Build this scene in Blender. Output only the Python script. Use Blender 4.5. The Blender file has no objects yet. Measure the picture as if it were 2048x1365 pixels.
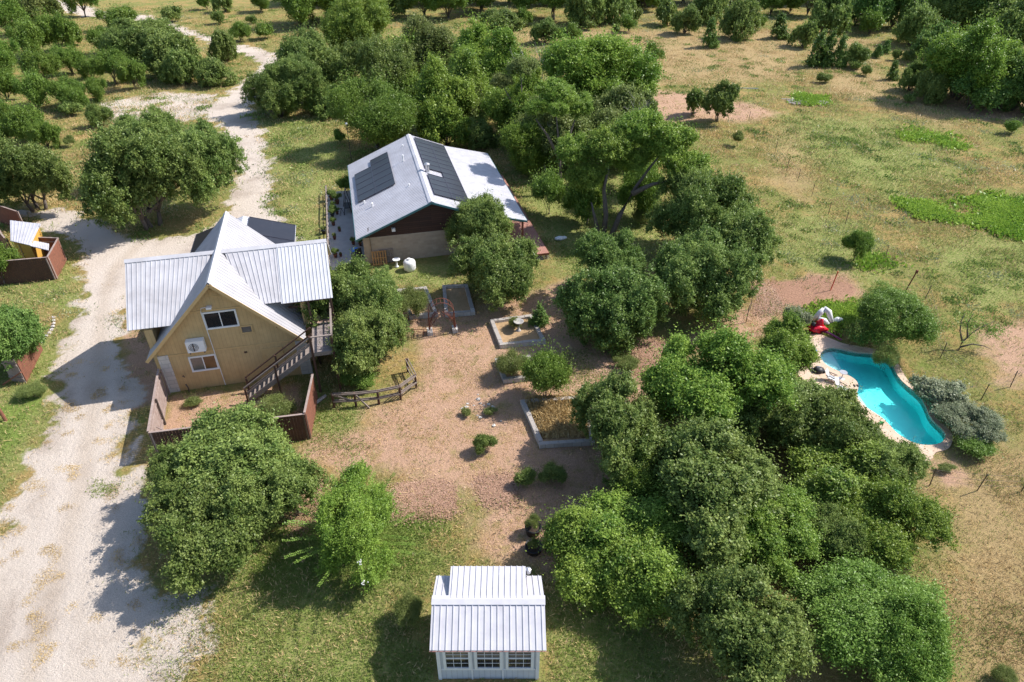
import bpy, math, random
import numpy as np
from mathutils import Vector, Matrix, noise as mnoise
rnd = random.Random(7); NR = np.random.default_rng(7)
S = bpy.context.scene; COL = S.collection
# ---------------- camera, world, sun, exposure ----------------
CAMH = 24.5; PITCH = math.radians(35.1); FPX = 1365.0
cam_d = bpy.data.cameras.new('camera'); cam = bpy.data.objects.new('camera', cam_d); COL.objects.link(cam)
cam.location = (0, 0, CAMH); cam.rotation_euler = (math.pi/2 - PITCH, 0, 0)
cam_d.sensor_width = 36; cam_d.lens = FPX/2048*36; cam_d.clip_end = 2000; cam_d.clip_start = .5
S.camera = cam
SUNV = Vector((-.92, -.30, -1.0)).normalized()
w = bpy.data.worlds.new('World'); S.world = w; w.use_nodes = True
sky = w.node_tree.nodes.new('ShaderNodeTexSky'); sky.sky_type = 'NISHITA'; sky.sun_disc = False
sky.sun_elevation = math.asin(-SUNV.z); sky.sun_rotation = math.atan2(-SUNV.x, -SUNV.y)
bg = w.node_tree.nodes['Background']; bg.inputs[1].default_value = .13
w.node_tree.links.new(sky.outputs[0], bg.inputs[0])
sl = bpy.data.lights.new('sun', 'SUN'); sl.energy = 4.7; sl.angle = math.radians(.53); sl.color = (1, .955, .89)
so = bpy.data.objects.new('sun', sl); COL.objects.link(so); so.rotation_euler = SUNV.to_track_quat('-Z', 'Y').to_euler(); so.location = (40, 10, 60)
S.view_settings.view_transform = 'Standard'; S.view_settings.look = 'None'; S.view_settings.exposure = .64; S.view_settings.gamma = 1
S.cycles.max_bounces = 8; S.cycles.diffuse_bounces = 3; S.cycles.transparent_max_bounces = 8

# ---------------- surveying helpers: ground position from a sight line ----------------
_F = np.array([0, math.cos(PITCH), -math.sin(PITCH)]); _U = np.array([0, math.sin(PITCH), math.cos(PITCH)]); _C = np.array([0, 0, CAMH])
def G(px, py, z=0.):
    d = _F + np.array([(px-1024)/FPX, 0, 0]) + (682.5-py)/FPX*_U
    t = (z-CAMH)/d[2]; return Vector(_C+t*d)
AX = math.radians(13.3); UX = Vector((math.cos(AX), math.sin(AX), 0)); NX = Vector((-UX.y, UX.x, 0))

# ---------------- object helpers ----------------
def tag(o, label=None, cat=None, group=None, kind=None):
    if label: o['label'] = label
    if cat: o['category'] = cat
    if group: o['group'] = group
    if kind: o['kind'] = kind
    return o
def empty(name, loc, label=None, cat=None, group=None, rz=0):
    o = bpy.data.objects.new(name, None); COL.objects.link(o); o.location = loc; o.rotation_euler = (0, 0, rz); o.empty_display_size = .3
    return tag(o, label, cat, group)
def part(name, me, parent=None):
    o = bpy.data.objects.new(name, me); COL.objects.link(o)
    if parent is not None: o.parent = parent
    return o
def dup(root, loc, rz=None, label=None, sc=None):
    def cp(o, p):
        c = o.copy(); COL.objects.link(c); c.parent = p
        for ch in list(o.children): cp(ch, c)
        return c
    kids = list(root.children)
    r = root.copy(); COL.objects.link(r); r.location = loc
    for ch in kids: cp(ch, r)
    if rz is not None: r.rotation_euler[2] = rz
    if label: r['label'] = label
    if sc: r.scale = sc
    return r

class MB:
    """collects shapes into ONE mesh"""
    def __init__(s): s.v = []; s.f = []
    def add(s, vs, fs):
        b = len(s.v); s.v += [tuple(v) for v in vs]; s.f += [tuple(b+i for i in f) for f in fs]; return s
    def box(s, c, size, ax=None):
        c = Vector(c); ax = ax or (Vector((1, 0, 0)), Vector((0, 1, 0)), Vector((0, 0, 1)))
        h = [size[i]/2 for i in range(3)]
        vs = [c+ax[0]*h[0]*i+ax[1]*h[1]*j+ax[2]*h[2]*k for i in (-1, 1) for j in (-1, 1) for k in (-1, 1)]
        return s.add(vs, [(0, 1, 3, 2), (4, 6, 7, 5), (0, 4, 5, 1), (2, 3, 7, 6), (0, 2, 6, 4), (1, 5, 7, 3)])
    def bx(s, x0, x1, y0, y1, z0, z1): return s.box(((x0+x1)/2, (y0+y1)/2, (z0+z1)/2), (x1-x0, y1-y0, z1-z0))
    def bar(s, a, b, wd, ht=None, up=None):
        a = Vector(a); b = Vector(b); d = b-a; L = d.length
        if L < 1e-6: return s
        d /= L; up = Vector(up) if up else (Vector((0, 0, 1)) if abs(d.z) < .95 else Vector((0, 1, 0)))
        x = d.cross(up).normalized(); z = x.cross(d)
        return s.box((a+b)/2, (wd, L, ht or wd), (x, d, z))
    def slab(s, q, t):
        q = [Vector(p) for p in q]; n = (q[1]-q[0]).cross(q[-1]-q[0]).normalized()
        k = len(q); vs = [p for p in q]+[p-n*t for p in q]
        fs = [tuple(range(k)), tuple(range(2*k-1, k-1, -1))]+[(i, i+k, (i+1) % k+k, (i+1) % k) for i in range(k)]
        return s.add(vs, fs)
    def tube(s, pts, rs, n=7, cap=True):
        pts = [Vector(p) for p in pts]; rings = []; vs = []; fs = []
        if not hasattr(rs, '__len__'): rs = [rs]*len(pts)
        for i, p in enumerate(pts):
            d = (pts[min(i+1, len(pts)-1)]-pts[max(i-1, 0)]).normalized()
            a = d.cross(Vector((.31, .13, .94))).normalized() if abs(d.z) < .9 else d.cross(Vector((1, 0, 0))).normalized(); b = d.cross(a)
            for k in range(n):
                t = 2*math.pi*k/n; vs.append(p+(a*math.cos(t)+b*math.sin(t))*rs[i])
        for i in range(len(pts)-1):
            for k in range(n): fs.append((i*n+k, i*n+(k+1) % n, (i+1)*n+(k+1) % n, (i+1)*n+k))
        if cap: fs += [tuple(range(n-1, -1, -1)), tuple((len(pts)-1)*n+k for k in range(n))]
        return s.add(vs, fs)
    def lathe(s, c, prof, n=16):
        c = Vector(c); vs = []; fs = []
        for r, z in prof:
            for k in range(n): t = 2*math.pi*k/n; vs.append(c+Vector((r*math.cos(t), r*math.sin(t), z)))
        for i in range(len(prof)-1):
            for k in range(n): fs.append((i*n+k, i*n+(k+1) % n, (i+1)*n+(k+1) % n, (i+1)*n+k))
        fs += [tuple(range(n-1, -1, -1)), tuple((len(prof)-1)*n+k for k in range(n))]
        return s.add(vs, fs)
    def blob(s, c, r, seed=0, n=10, amp=.15, sc=(1, 1, 1)):
        c = Vector(c); vs = []; fs = []; m = n//2+1
        for i in range(m+1):
            ph = math.pi*i/m
            for k in range(n):
                t = 2*math.pi*k/n; d = Vector((math.sin(ph)*math.cos(t), math.sin(ph)*math.sin(t), math.cos(ph)))
                q = 1+amp*mnoise.noise(d*1.7+Vector((seed*3.1, seed, 0)))*2
                vs.append(c+Vector((d.x*r*q*sc[0], d.y*r*q*sc[1], d.z*r*q*sc[2])))
        for i in range(m):
            for k in range(n): fs.append((i*n+k, (i+1)*n+k, (i+1)*n+(k+1) % n, i*n+(k+1) % n))
        return s.add(vs, fs)
    def mesh(s, name, mat, smooth=False):
        me = bpy.data.meshes.new(name); me.from_pydata([tuple(v) for v in s.v], [], s.f); me.materials.append(mat)
        if smooth: me.polygons.foreach_set('use_smooth', [True]*len(me.polygons))
        me.update(); return me
    def build(s, name, mat, parent=None, smooth=False): return part(name, s.mesh(name, mat, smooth), parent)

# ---------------- materials ----------------
def nodes(name):
    m = bpy.data.materials.new(name); m.use_nodes = True; nt = m.node_tree
    return m, nt, nt.nodes['Principled BSDF']
def mk(nt, t, **kw):
    n = nt.nodes.new(t)
    for k, v in kw.items(): setattr(n, k, v)
    return n
def noise_f(nt, vec, scale, detail=4, rough=.6, w=None):
    n = mk(nt, 'ShaderNodeTexNoise'); n.inputs['Scale'].default_value = scale; n.inputs['Detail'].default_value = detail; n.inputs['Roughness'].default_value = rough
    if vec: nt.links.new(vec, n.inputs['Vector'])
    return n.outputs['Fac']
def ramp(nt, f, a, b, ca=(0, 0, 0, 1), cb=(1, 1, 1, 1)):
    r = mk(nt, 'ShaderNodeValToRGB'); r.color_ramp.elements[0].position = a; r.color_ramp.elements[1].position = b
    r.color_ramp.elements[0].color = ca; r.color_ramp.elements[1].color = cb; nt.links.new(f, r.inputs[0]); return r.outputs[0]
def mixc(nt, f, a, b, bt='MIX'):
    m = mk(nt, 'ShaderNodeMix', data_type='RGBA', blend_type=bt)
    for i, x in ((0, f), (6, a), (7, b)):
        if isinstance(x, (int, float)): m.inputs[i].default_value = x
        elif isinstance(x, tuple): m.inputs[i].default_value = (*x[:3], 1)
        else: nt.links.new(x, m.inputs[i])
    return m.outputs[2]
def math_(nt, op, a, b=None, c=None):
    m = mk(nt, 'ShaderNodeMath', operation=op)
    for i, x in enumerate((a, b, c)):
        if x is None: continue
        if isinstance(x, (int, float)): m.inputs[i].default_value = x
        else: nt.links.new(x, m.inputs[i])
    return m.outputs[0]
def bump(nt, bs, h, st=.3, dist=.02):
    b = mk(nt, 'ShaderNodeBump'); b.inputs['Strength'].default_value = st; b.inputs['Distance'].default_value = dist
    nt.links.new(h, b.inputs['Height']); nt.links.new(b.outputs[0], bs.inputs['Normal'])
def simple(name, c, c2=None, rough=.7, metal=0, scale=6, bst=.25, spec=.4, stretch=None):
    """worn surface: colour varies with noise between c and c2"""
    m, nt, bs = nodes(name); c2 = c2 or tuple(x*.72 for x in c)
    tc = mk(nt, 'ShaderNodeTexCoord').outputs['Object']
    if stretch:
        mp = mk(nt, 'ShaderNodeMapping'); mp.inputs['Scale'].default_value = stretch; nt.links.new(tc, mp.inputs[0]); tc = mp.outputs[0]
    f = ramp(nt, noise_f(nt, tc, scale, 6, .65), .3, .7)
    nt.links.new(mixc(nt, f, c, c2), bs.inputs['Base Color'])
    bs.inputs['Roughness'].default_value = rough; bs.inputs['Metallic'].default_value = metal; bs.inputs['Specular IOR Level'].default_value = spec
    bump(nt, bs, noise_f(nt, tc, scale*4, 4), bst, .01); return m
M = {}
M['metal'] = simple('galvanised_roof', (.58, .57, .60), (.42, .405, .42), .5, .05, .9, .1)
M['main_roof'] = simple('dull_main_roof', (.40, .39, .415), (.31, .30, .315), .6, 0, .9, .1)
M['metal_new'] = simple('pale_roof', (.60, .60, .64), (.50, .50, .53), .5, 0, 1.2, .1)
M['white_metal'] = simple('white_ribbed_metal', (.54, .53, .57), (.44, .43, .46), .45, 0, 2, .05)
M['brown_roof'] = simple('weathered_grey_roof', (.60, .59, .63), (.46, .45, .48), .5, 0, .8, .12)
M['white_roof'] = simple('white_porch_roof', (.55, .54, .58), (.43, .42, .45), .5, 0, 1.4, .1)
M['teal'] = simple('teal_trim', (.05, .15, .17), (.07, .19, .2), .5)
M['white'] = simple('white_paint', (.78, .78, .78), (.7, .7, .7), .5)
M['tan'] = simple('tan_trim', (.60, .41, .19), (.52, .35, .16), .7)
M['concrete'] = simple('concrete', (.42, .40, .38), (.33, .31, .30), .9, 0, 2, .3)
M['deckwood'] = simple('weathered_grey_deck', (.30, .25, .22), (.17, .13, .11), .85, 0, 3, .3, stretch=(1, 8, 8))
M['darkwood'] = simple('dark_stained_timber', (.105, .05, .032), (.06, .032, .024), .8, 0, 5, .3)
M['redwood'] = simple('red_stained_fence', (.25, .095, .058), (.16, .068, .045), .8, 0, 4, .3)
M['greyfence'] = simple('weathered_fence_face', (.36, .29, .26), (.24, .17, .15), .85, 0, 4, .3)
M['reddeck'] = simple('red_stained_deck', (.42, .17, .12), (.34, .14, .10), .75, 0, 3, .2, stretch=(8, 1, 1))
M['panel'] = simple('solar_cell', (.016, .014, .018), (.026, .022, .026), .3, 0, 2, .02, .6)
M['pframe'] = simple('panel_frame', (.10, .10, .13), None, .4, .5)
M['alu'] = simple('bare_aluminium', (.55, .55, .57), (.45, .45, .47), .35, .6)
M['glass'] = simple('dark_window_glass', (.015, .018, .022), (.03, .03, .03), .06, 0, .8, .02, .8)
M['glassbrown'] = simple('window_glass_over_brown_curtain', (.13, .06, .025), (.08, .04, .02), .1, 0, 2, .02, .8)
M['glassgrey'] = simple('window_glass_over_grey_blind', (.16, .15, .14), (.11, .10, .10), .1, 0, 2, .02, .8)
M['bark'] = simple('bark', (.18, .15, .13), (.09, .07, .058), .95, 0, 9, .6, stretch=(1, 1, .3))
M['deadbark'] = simple('bleached_dead_wood', (.42, .39, .37), (.28, .25, .23), .9, 0, 6, .4)
M['terracotta'] = simple('terracotta', (.22, .085, .055), (.15, .06, .04), .8)
M['black'] = simple('black_plastic', (.02, .02, .022), (.035, .035, .04), .5)
M['soil'] = simple('potting_soil', (.07, .045, .03), (.03, .02, .015), .95)
M['blue'] = simple('blue_plastic', (.02, .13, .55), (.03, .22, .65), .35)
M['pink'] = simple('pink_vinyl', (.75, .06, .25), (.6, .05, .2), .35)
M['red'] = simple('red_vinyl', (.70, .015, .03), (.55, .01, .04), .35)
M['purple'] = simple('purple_vinyl', (.30, .04, .17), None, .4)
M['lattice'] = simple('grey_white_lattice', (.5, .5, .52), None, .7)
M['rust'] = simple('rusty_iron', (.22, .07, .04), (.12, .05, .04), .8, .3)
M['palewood'] = simple('raw_pallet_wood', (.48, .26, .10), (.36, .2, .09), .8)
M['steel'] = simple('fence_steel', (.13, .11, .10), None, .6, .6)
M['redpaint'] = simple('red_paint', (.65, .05, .03), None, .6)
M['yellow'] = simple('yellow_ochre_siding', (.62, .36, .07), (.5, .28, .06), .8)
M['flower'] = simple('white_blossom', (.78, .76, .72), None, .8)
M['pinktrim'] = simple('faded_pink_trim', (.55, .28, .26), None, .7)
M['straw'] = simple('straw_stems', (.55, .45, .25), (.45, .33, .16), .9)

def board_mat(name, c, c2, axis, pitch, groove=.35, vary=.25):
    """boards or grooves of a fixed pitch along one object axis, with weathering"""
    m, nt, bs = nodes(name); tc = mk(nt, 'ShaderNodeTexCoord').outputs['Object']
    sp = mk(nt, 'ShaderNodeSeparateXYZ'); nt.links.new(tc, sp.inputs[0])
    x = math_(nt, 'DIVIDE', sp.outputs[axis], pitch)
    fr = math_(nt, 'FRACT', x); fl = math_(nt, 'FLOOR', x)
    wn = mk(nt, 'ShaderNodeTexWhiteNoise', noise_dimensions='1D'); nt.links.new(fl, wn.inputs['W'])
    base = mixc(nt, ramp(nt, noise_f(nt, tc, 2.2, 6), .3, .72), c, c2)
    base = mixc(nt, math_(nt, 'MULTIPLY', wn.outputs['Value'], vary), base, tuple(v*.45 for v in c))
    g = math_(nt, 'LESS_THAN', fr, .1)
    base = mixc(nt, math_(nt, 'MULTIPLY', g, groove), base, tuple(v*.25 for v in c))
    nt.links.new(base, bs.inputs['Base Color']); bs.inputs['Roughness'].default_value = .85; bs.inputs['Specular IOR Level'].default_value = .2
    h = math_(nt, 'SUBTRACT', 1, g); bump(nt, bs, h, .6, .012); return m
M['siding'] = board_mat('tan_vertical_siding', (.60, .42, .21), (.50, .345, .165), 0, .20, .2, .12)
M['shedwall'] = board_mat('white_grooved_siding', (.58, .60, .63), (.5, .52, .55), 0, .2, .3, .05)
M['deckboards'] = board_mat('grey_deck_boards', (.33, .28, .26), (.2, .16, .15), 1, .14, .7, .5)
M['tandeck'] = board_mat('tan_deck_boards', (.50, .34, .26), (.42, .29, .22), 0, .14, .7, .4)
M['porchboards'] = board_mat('red_porch_boards', (.44, .23, .18), (.36, .18, .14), 0, .14, .5, .3)
def brick_mat(name, c, c2, mortar, sx, sy, msz=.02):
    m, nt, bs = nodes(name); tc = mk(nt, 'ShaderNodeTexCoord').outputs['Object']
    sp = mk(nt, 'ShaderNodeSeparateXYZ'); nt.links.new(tc, sp.inputs[0])
    cb = mk(nt, 'ShaderNodeCombineXYZ'); nt.links.new(math_(nt, 'ADD', sp.outputs[0], sp.outputs[1]), cb.inputs[0]); nt.links.new(sp.outputs[2], cb.inputs[1])
    b = mk(nt, 'ShaderNodeTexBrick'); nt.links.new(cb.outputs[0], b.inputs['Vector'])
    b.inputs['Scale'].default_value = 1; b.inputs['Brick Width'].default_value = sx; b.inputs['Row Height'].default_value = sy; b.inputs['Mortar Size'].default_value = msz
    b.inputs['Color1'].default_value = (*c, 1); b.inputs['Color2'].default_value = (*c2, 1); b.inputs['Mortar'].default_value = (*mortar, 1)
    col = mixc(nt, math_(nt, 'MULTIPLY', noise_f(nt, tc, 3, 6), .5), b.outputs[0], tuple(x*.5 for x in c))
    nt.links.new(col, bs.inputs['Base Color']); bs.inputs['Roughness'].default_value = .9
    bump(nt, bs, noise_f(nt, tc, 20, 4), .5, .02); return m
M['stone'] = brick_mat('limestone_block', (.46, .38, .30), (.36, .29, .23), (.40, .34, .28), .42, .2)
M['quoin'] = brick_mat('pale_limestone_corner', (.66, .62, .58), (.55, .51, .47), (.45, .42, .4), .6, .28)
M['wood_gable'] = brick_mat('dark_brown_board', (.075, .036, .026), (.045, .024, .02), (.02, .012, .01), 1.7, .16, .012)
M['limeblock'] = brick_mat('planter_limestone', (.62, .58, .54), (.50, .46, .42), (.36, .32, .29), .5, .3, .02)
M['flag'] = brick_mat('pink_flagstone', (.68, .50, .38), (.62, .45, .33), (.5, .38, .3), .55, .5, .02)

# ---------------- ground survey: kinds of surface ----------------
def smooth(a, b, x): t = np.clip((x-a)/(b-a), 0, 1); return t*t*(3-2*t)
def sdist(X, Y, poly):
    P = [G(*p) for p in poly]; n = len(P); d = np.full(X.shape, 1e9); ins = np.zeros(X.shape, bool)
    for i in range(n):
        a, b = P[i], P[(i+1) % n]; ex, ey = b.x-a.x, b.y-a.y
        t = np.clip(((X-a.x)*ex+(Y-a.y)*ey)/(ex*ex+ey*ey+1e-9), 0, 1)
        d = np.minimum(d, np.hypot(X-a.x-t*ex, Y-a.y-t*ey))
        c = (a.y > Y) != (b.y > Y)
        with np.errstate(divide='ignore', invalid='ignore'): ins ^= c & (X < (b.x-a.x)*(Y-a.y)/(b.y-a.y+1e-12)+a.x)
    return np.where(ins, d, -d)
def vnoise(X, Y, sc, seed=0):
    """smooth value noise"""
    g = np.random.default_rng(seed+11).random((257, 257)); x = X*sc+1000.3; y = Y*sc+1000.7
    xi = np.floor(x).astype(int); yi = np.floor(y).astype(int); fx = x-xi; fy = y-yi; fx = fx*fx*(3-2*fx); fy = fy*fy*(3-2*fy)
    a = g[xi % 256, yi % 256]; b = g[(xi+1) % 256, yi % 256]; c = g[xi % 256, (yi+1) % 256]; d = g[(xi+1) % 256, (yi+1) % 256]
    return (a*(1-fx)+b*fx)*(1-fy)+(c*(1-fx)+d*fx)*fy
DRIVE = [
 [(-300, 1500), (-300, 1180), (0, 1060), (40, 960), (90, 850), (120, 770), (125, 700), (160, 620), (165, 560), (135, 470), (60, 435), (0, 425), (-40, 410), (-40, 425), (130, 418), (200, 440), (290, 480), (380, 480),
  (455, 420), (475, 345), (462, 280), (430, 240), (395, 240), (415, 215), (470, 178), (500, 150), (520, 128), (500, 112), (440, 98), (395, 78), (440, 92), (330, 55), (300, 45), (262, 40), (220, 38), (160, 32), (100, 12), (60, 2), (70, -10), (130, 2), (200, 22), (260, 30), (300, 30), (340, 45), (400, 66), (460, 84), (520, 98), (560, 112), (548, 140), (520, 170), (505, 205), (505, 240), (530, 280), (545, 340), (548, 400), (560, 440), (600, 500), (600, 560), (250, 600), (245, 680), (270, 790), (240, 900), (265, 950), (300, 1040), (280, 1130), (330, 1220), (290, 1290), (360, 1365), (420, 1500)]]
REG = dict(
 green=[([(115, 505), (165, 560), (150, 620), (60, 620), (-60, 580), (-60, 560)], 1.2), ([(60, 640), (120, 700), (110, 820), (60, 920), (0, 1040), (-200, 1200), (-300, 800)], 1.5),
        ([(400, 1180), (560, 1060), (640, 1000), (760, 1010), (880, 1020), (860, 1090), (800, 1200), (860, 1365), (900, 1500), (380, 1500), (440, 1300)], 2), ([(640, 770), (720, 830), (720, 900), (640, 900), (610, 830)], .8),
        ([(505, 235), (640, 235), (720, 330), (650, 385), (650, 540), (560, 430)], 2.5), ([(1050, 330), (1250, 330), (1330, 480), (1250, 560), (1120, 560), (1090, 480), (1020, 330)], 1.5),
        ([(745, 530), (900, 530), (900, 570), (790, 570)], .6), ([(1090, 640), (1160, 690), (1230, 760), (1100, 780), (1100, 700)], 1),
        ([(1560, 430), (1720, 440), (1790, 520), (1740, 580), (1640, 545), (1560, 520)], 2), ([(1830, 480), (2048, 470), (2200, 600), (1960, 620), (1900, 560)], 3), ([(1560, 230), (1780, 240), (1900, 330), (1800, 400), (1620, 330)], 6), ([(1100, 1180), (1330, 1230), (1350, 1365), (1100, 1500)], 1.2)],
 bright=[([(1940, 405), (2010, 400), (2120, 420), (2120, 475), (2000, 465), (1950, 440)], 1.6), ([(1815, 408), (1880, 412), (1915, 440), (1840, 432)], 1.1), ([(1710, 510), (1790, 515), (1785, 535), (1720, 530)], .8), ([(620, 1020), (800, 1020), (870, 1080), (860, 1130), (700, 1140), (560, 1160), (500, 1120)], 1.5), ([(200, 965), (235, 965), (235, 980), (200, 982)], .4), ([(1840, 262), (1910, 275), (1900, 290), (1830, 275)], 2), ([(1600, 190), (1640, 195), (1630, 208), (1600, 205)], 1.5), ([(30, 800), (80, 790), (60, 860), (-40, 960), (-60, 840)], .8), ([(1590, 620), (1720, 610), (1740, 650), (1660, 660)], .8)],
 soil=[([(620, 560), (760, 590), (960, 620), (1130, 560), (1200, 700), (1330, 730), (1180, 1100), (1100, 1150), (960, 1120), (950, 1010), (760, 950), (640, 940), (620, 880), (720, 850), (860, 740), (800, 660)], 1.5), ([(335, 790), (600, 770), (620, 870), (320, 900)], .5), ([(1560, 560), (1700, 540), (1730, 590), (1600, 620), (1540, 660), (1380, 710), (1330, 690), (1500, 620)], 1.2), ([(240, 640), (330, 700), (330, 800), (240, 830)], .8), ([(1290, 180), (1420, 190), (1560, 225), (1500, 245), (1400, 240), (1300, 260)], 2), ([(1860, 200), (2100, 205), (2100, 250), (1960, 240)], 2.5), ([(1960, 660), (2100, 640), (2100, 780), (2000, 760)], 1.5), ([(1840, 900), (1900, 930), (1960, 980), (1880, 980)], 1)],
 red=[([(795, 968), (915, 965), (912, 1022), (800, 1028)], .25), ([(967, 955), (1030, 955), (1032, 1005), (975, 1005)], .3), ([(590, 1000), (640, 960), (660, 1030), (600, 1060)], .5), ([(1530, 560), (1690, 550), (1725, 585), (1620, 612), (1520, 625)], .8), ([(1360, 680), (1300, 740), (1200, 740), (1260, 680)], 1)],
 rocky=[([(210, 205), (330, 185), (430, 190), (400, 235), (340, 250), (215, 235)], 2), ([(260, 1200), (420, 1180), (440, 1300), (380, 1365), (300, 1365)], 1.5)],
 gold=[([(1060, 800), (1180, 790), (1180, 880), (1085, 885)], .2), ([(1560, 250), (1640, 260), (1600, 400), (1540, 360)], 4), ([(1750, 150), (1960, 190), (1900, 260), (1650, 180), (1600, 70), (1750, 80)], 5), ([(560, 250), (650, 380), (650, 470), (560, 430)], 2), ([(1870, 900), (2100, 880), (2100, 1400), (1920, 1365), (1880, 1100)], 3), ([(1300, 60), (1600, 60), (1600, 160), (1300, 170), (1000, 60)], 5)])
POOLC = [(320, 430), (365, 395), (440, 385), (540, 408), (620, 425), (720, 430), (800, 445), (860, 475), (900, 520), (925, 580), (960, 640), (1020, 695), (1090, 750), (1140, 800), (1170, 860), (1190, 920), (1230, 980), (1290, 1030), (1325, 1075), (1325, 1120), (1290, 1155), (1220, 1172), (1140, 1170), (1060, 1150), (980, 1105), (920, 1060), (870, 1000), (820, 950), (750, 905), (690, 865), (635, 815), (612, 765), (630, 710), (620, 660), (570, 620), (500, 590), (420, 555), (360, 520), (325, 475)]
POOL = [(1560+x/4.014, 600+y/4.014) for x, y in POOLC]
DECKC = [(150, 330), (230, 285), (300, 272), (420, 320), (500, 355), (600, 372), (720, 392), (830, 422), (900, 460), (950, 520), (985, 590), (1035, 668), (1110, 722), (1180, 790), (1210, 860), (1240, 930), (1300, 1000), (1370, 1060), (1390, 1110), (1370, 1180), (1330, 1212), (1240, 1225), (1225, 1285), (1150, 1310), (1050, 1260), (900, 1150), (700, 980), (560, 900), (440, 820), (330, 740), (190, 650), (90, 560), (90, 430)]
DECK = [(1560+x/4.014, 600+y/4.014) for x, y in DECKC]
def lin(a, b, st): return list(np.arange(a, b, st))
xs = []; x = 0.
while x < 330: xs.append(x); x += .28 if x < 36 else .28+(x-36)*.03
xs = np.array([-v for v in xs[:0:-1]]+xs)
ys = lin(5, 62, .28); y = ys[-1]
while y < 520: y += .28+(y-62)*.02; ys.append(y)
ys = np.array(ys); GX, GY = np.meshgrid(xs, ys); gx = GX.ravel(); gy = GY.ravel()
wob = (vnoise(gx, gy, .9, 1)-.5)*1.2+(vnoise(gx, gy, 2.6, 2)-.5)*.7
masks = {}
def mask(sd, wd): return smooth(-wd, wd, sd+wob*min(1, wd))
dr = np.full(gx.shape, -1e9)
for p in DRIVE: dr = np.maximum(dr, sdist(gx, gy, p))
masks['gravel'] = smooth(-1.0, 1.0, dr+wob*1.3)
for k, L in REG.items():
    a = np.zeros(gx.shape)
    for p, wd in L: a = np.maximum(a, mask(sdist(gx, gy, p), wd))
    masks[k] = a
TRK = [G(*p) for p in [(300, 470), (225, 540), (208, 600), (200, 680), (190, 800), (172, 900), (155, 1000), (125, 1100), (85, 1250), (50, 1400)]]
d_ = np.full(gx.shape, 1e9)
for a_, b_ in zip(TRK, TRK[1:]):
    ex, ey = b_.x-a_.x, b_.y-a_.y; t_ = np.clip(((gx-a_.x)*ex+(gy-a_.y)*ey)/(ex*ex+ey*ey), 0, 1); d_ = np.minimum(d_, np.hypot(gx-a_.x-t_*ex, gy-a_.y-t_*ey))
masks['track'] = np.exp(-((np.abs(d_)-.85)/.33)**2)
masks['verge'] = np.exp(-(d_/.4)**2)
psd = sdist(gx, gy, POOL); dsd = sdist(gx, gy, DECK)
gz = (vnoise(gx, gy, .5, 5)-.5)*.05*(1-masks['gravel']*.7)
gz = np.where(gy > 60, gz*3, gz)
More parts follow.
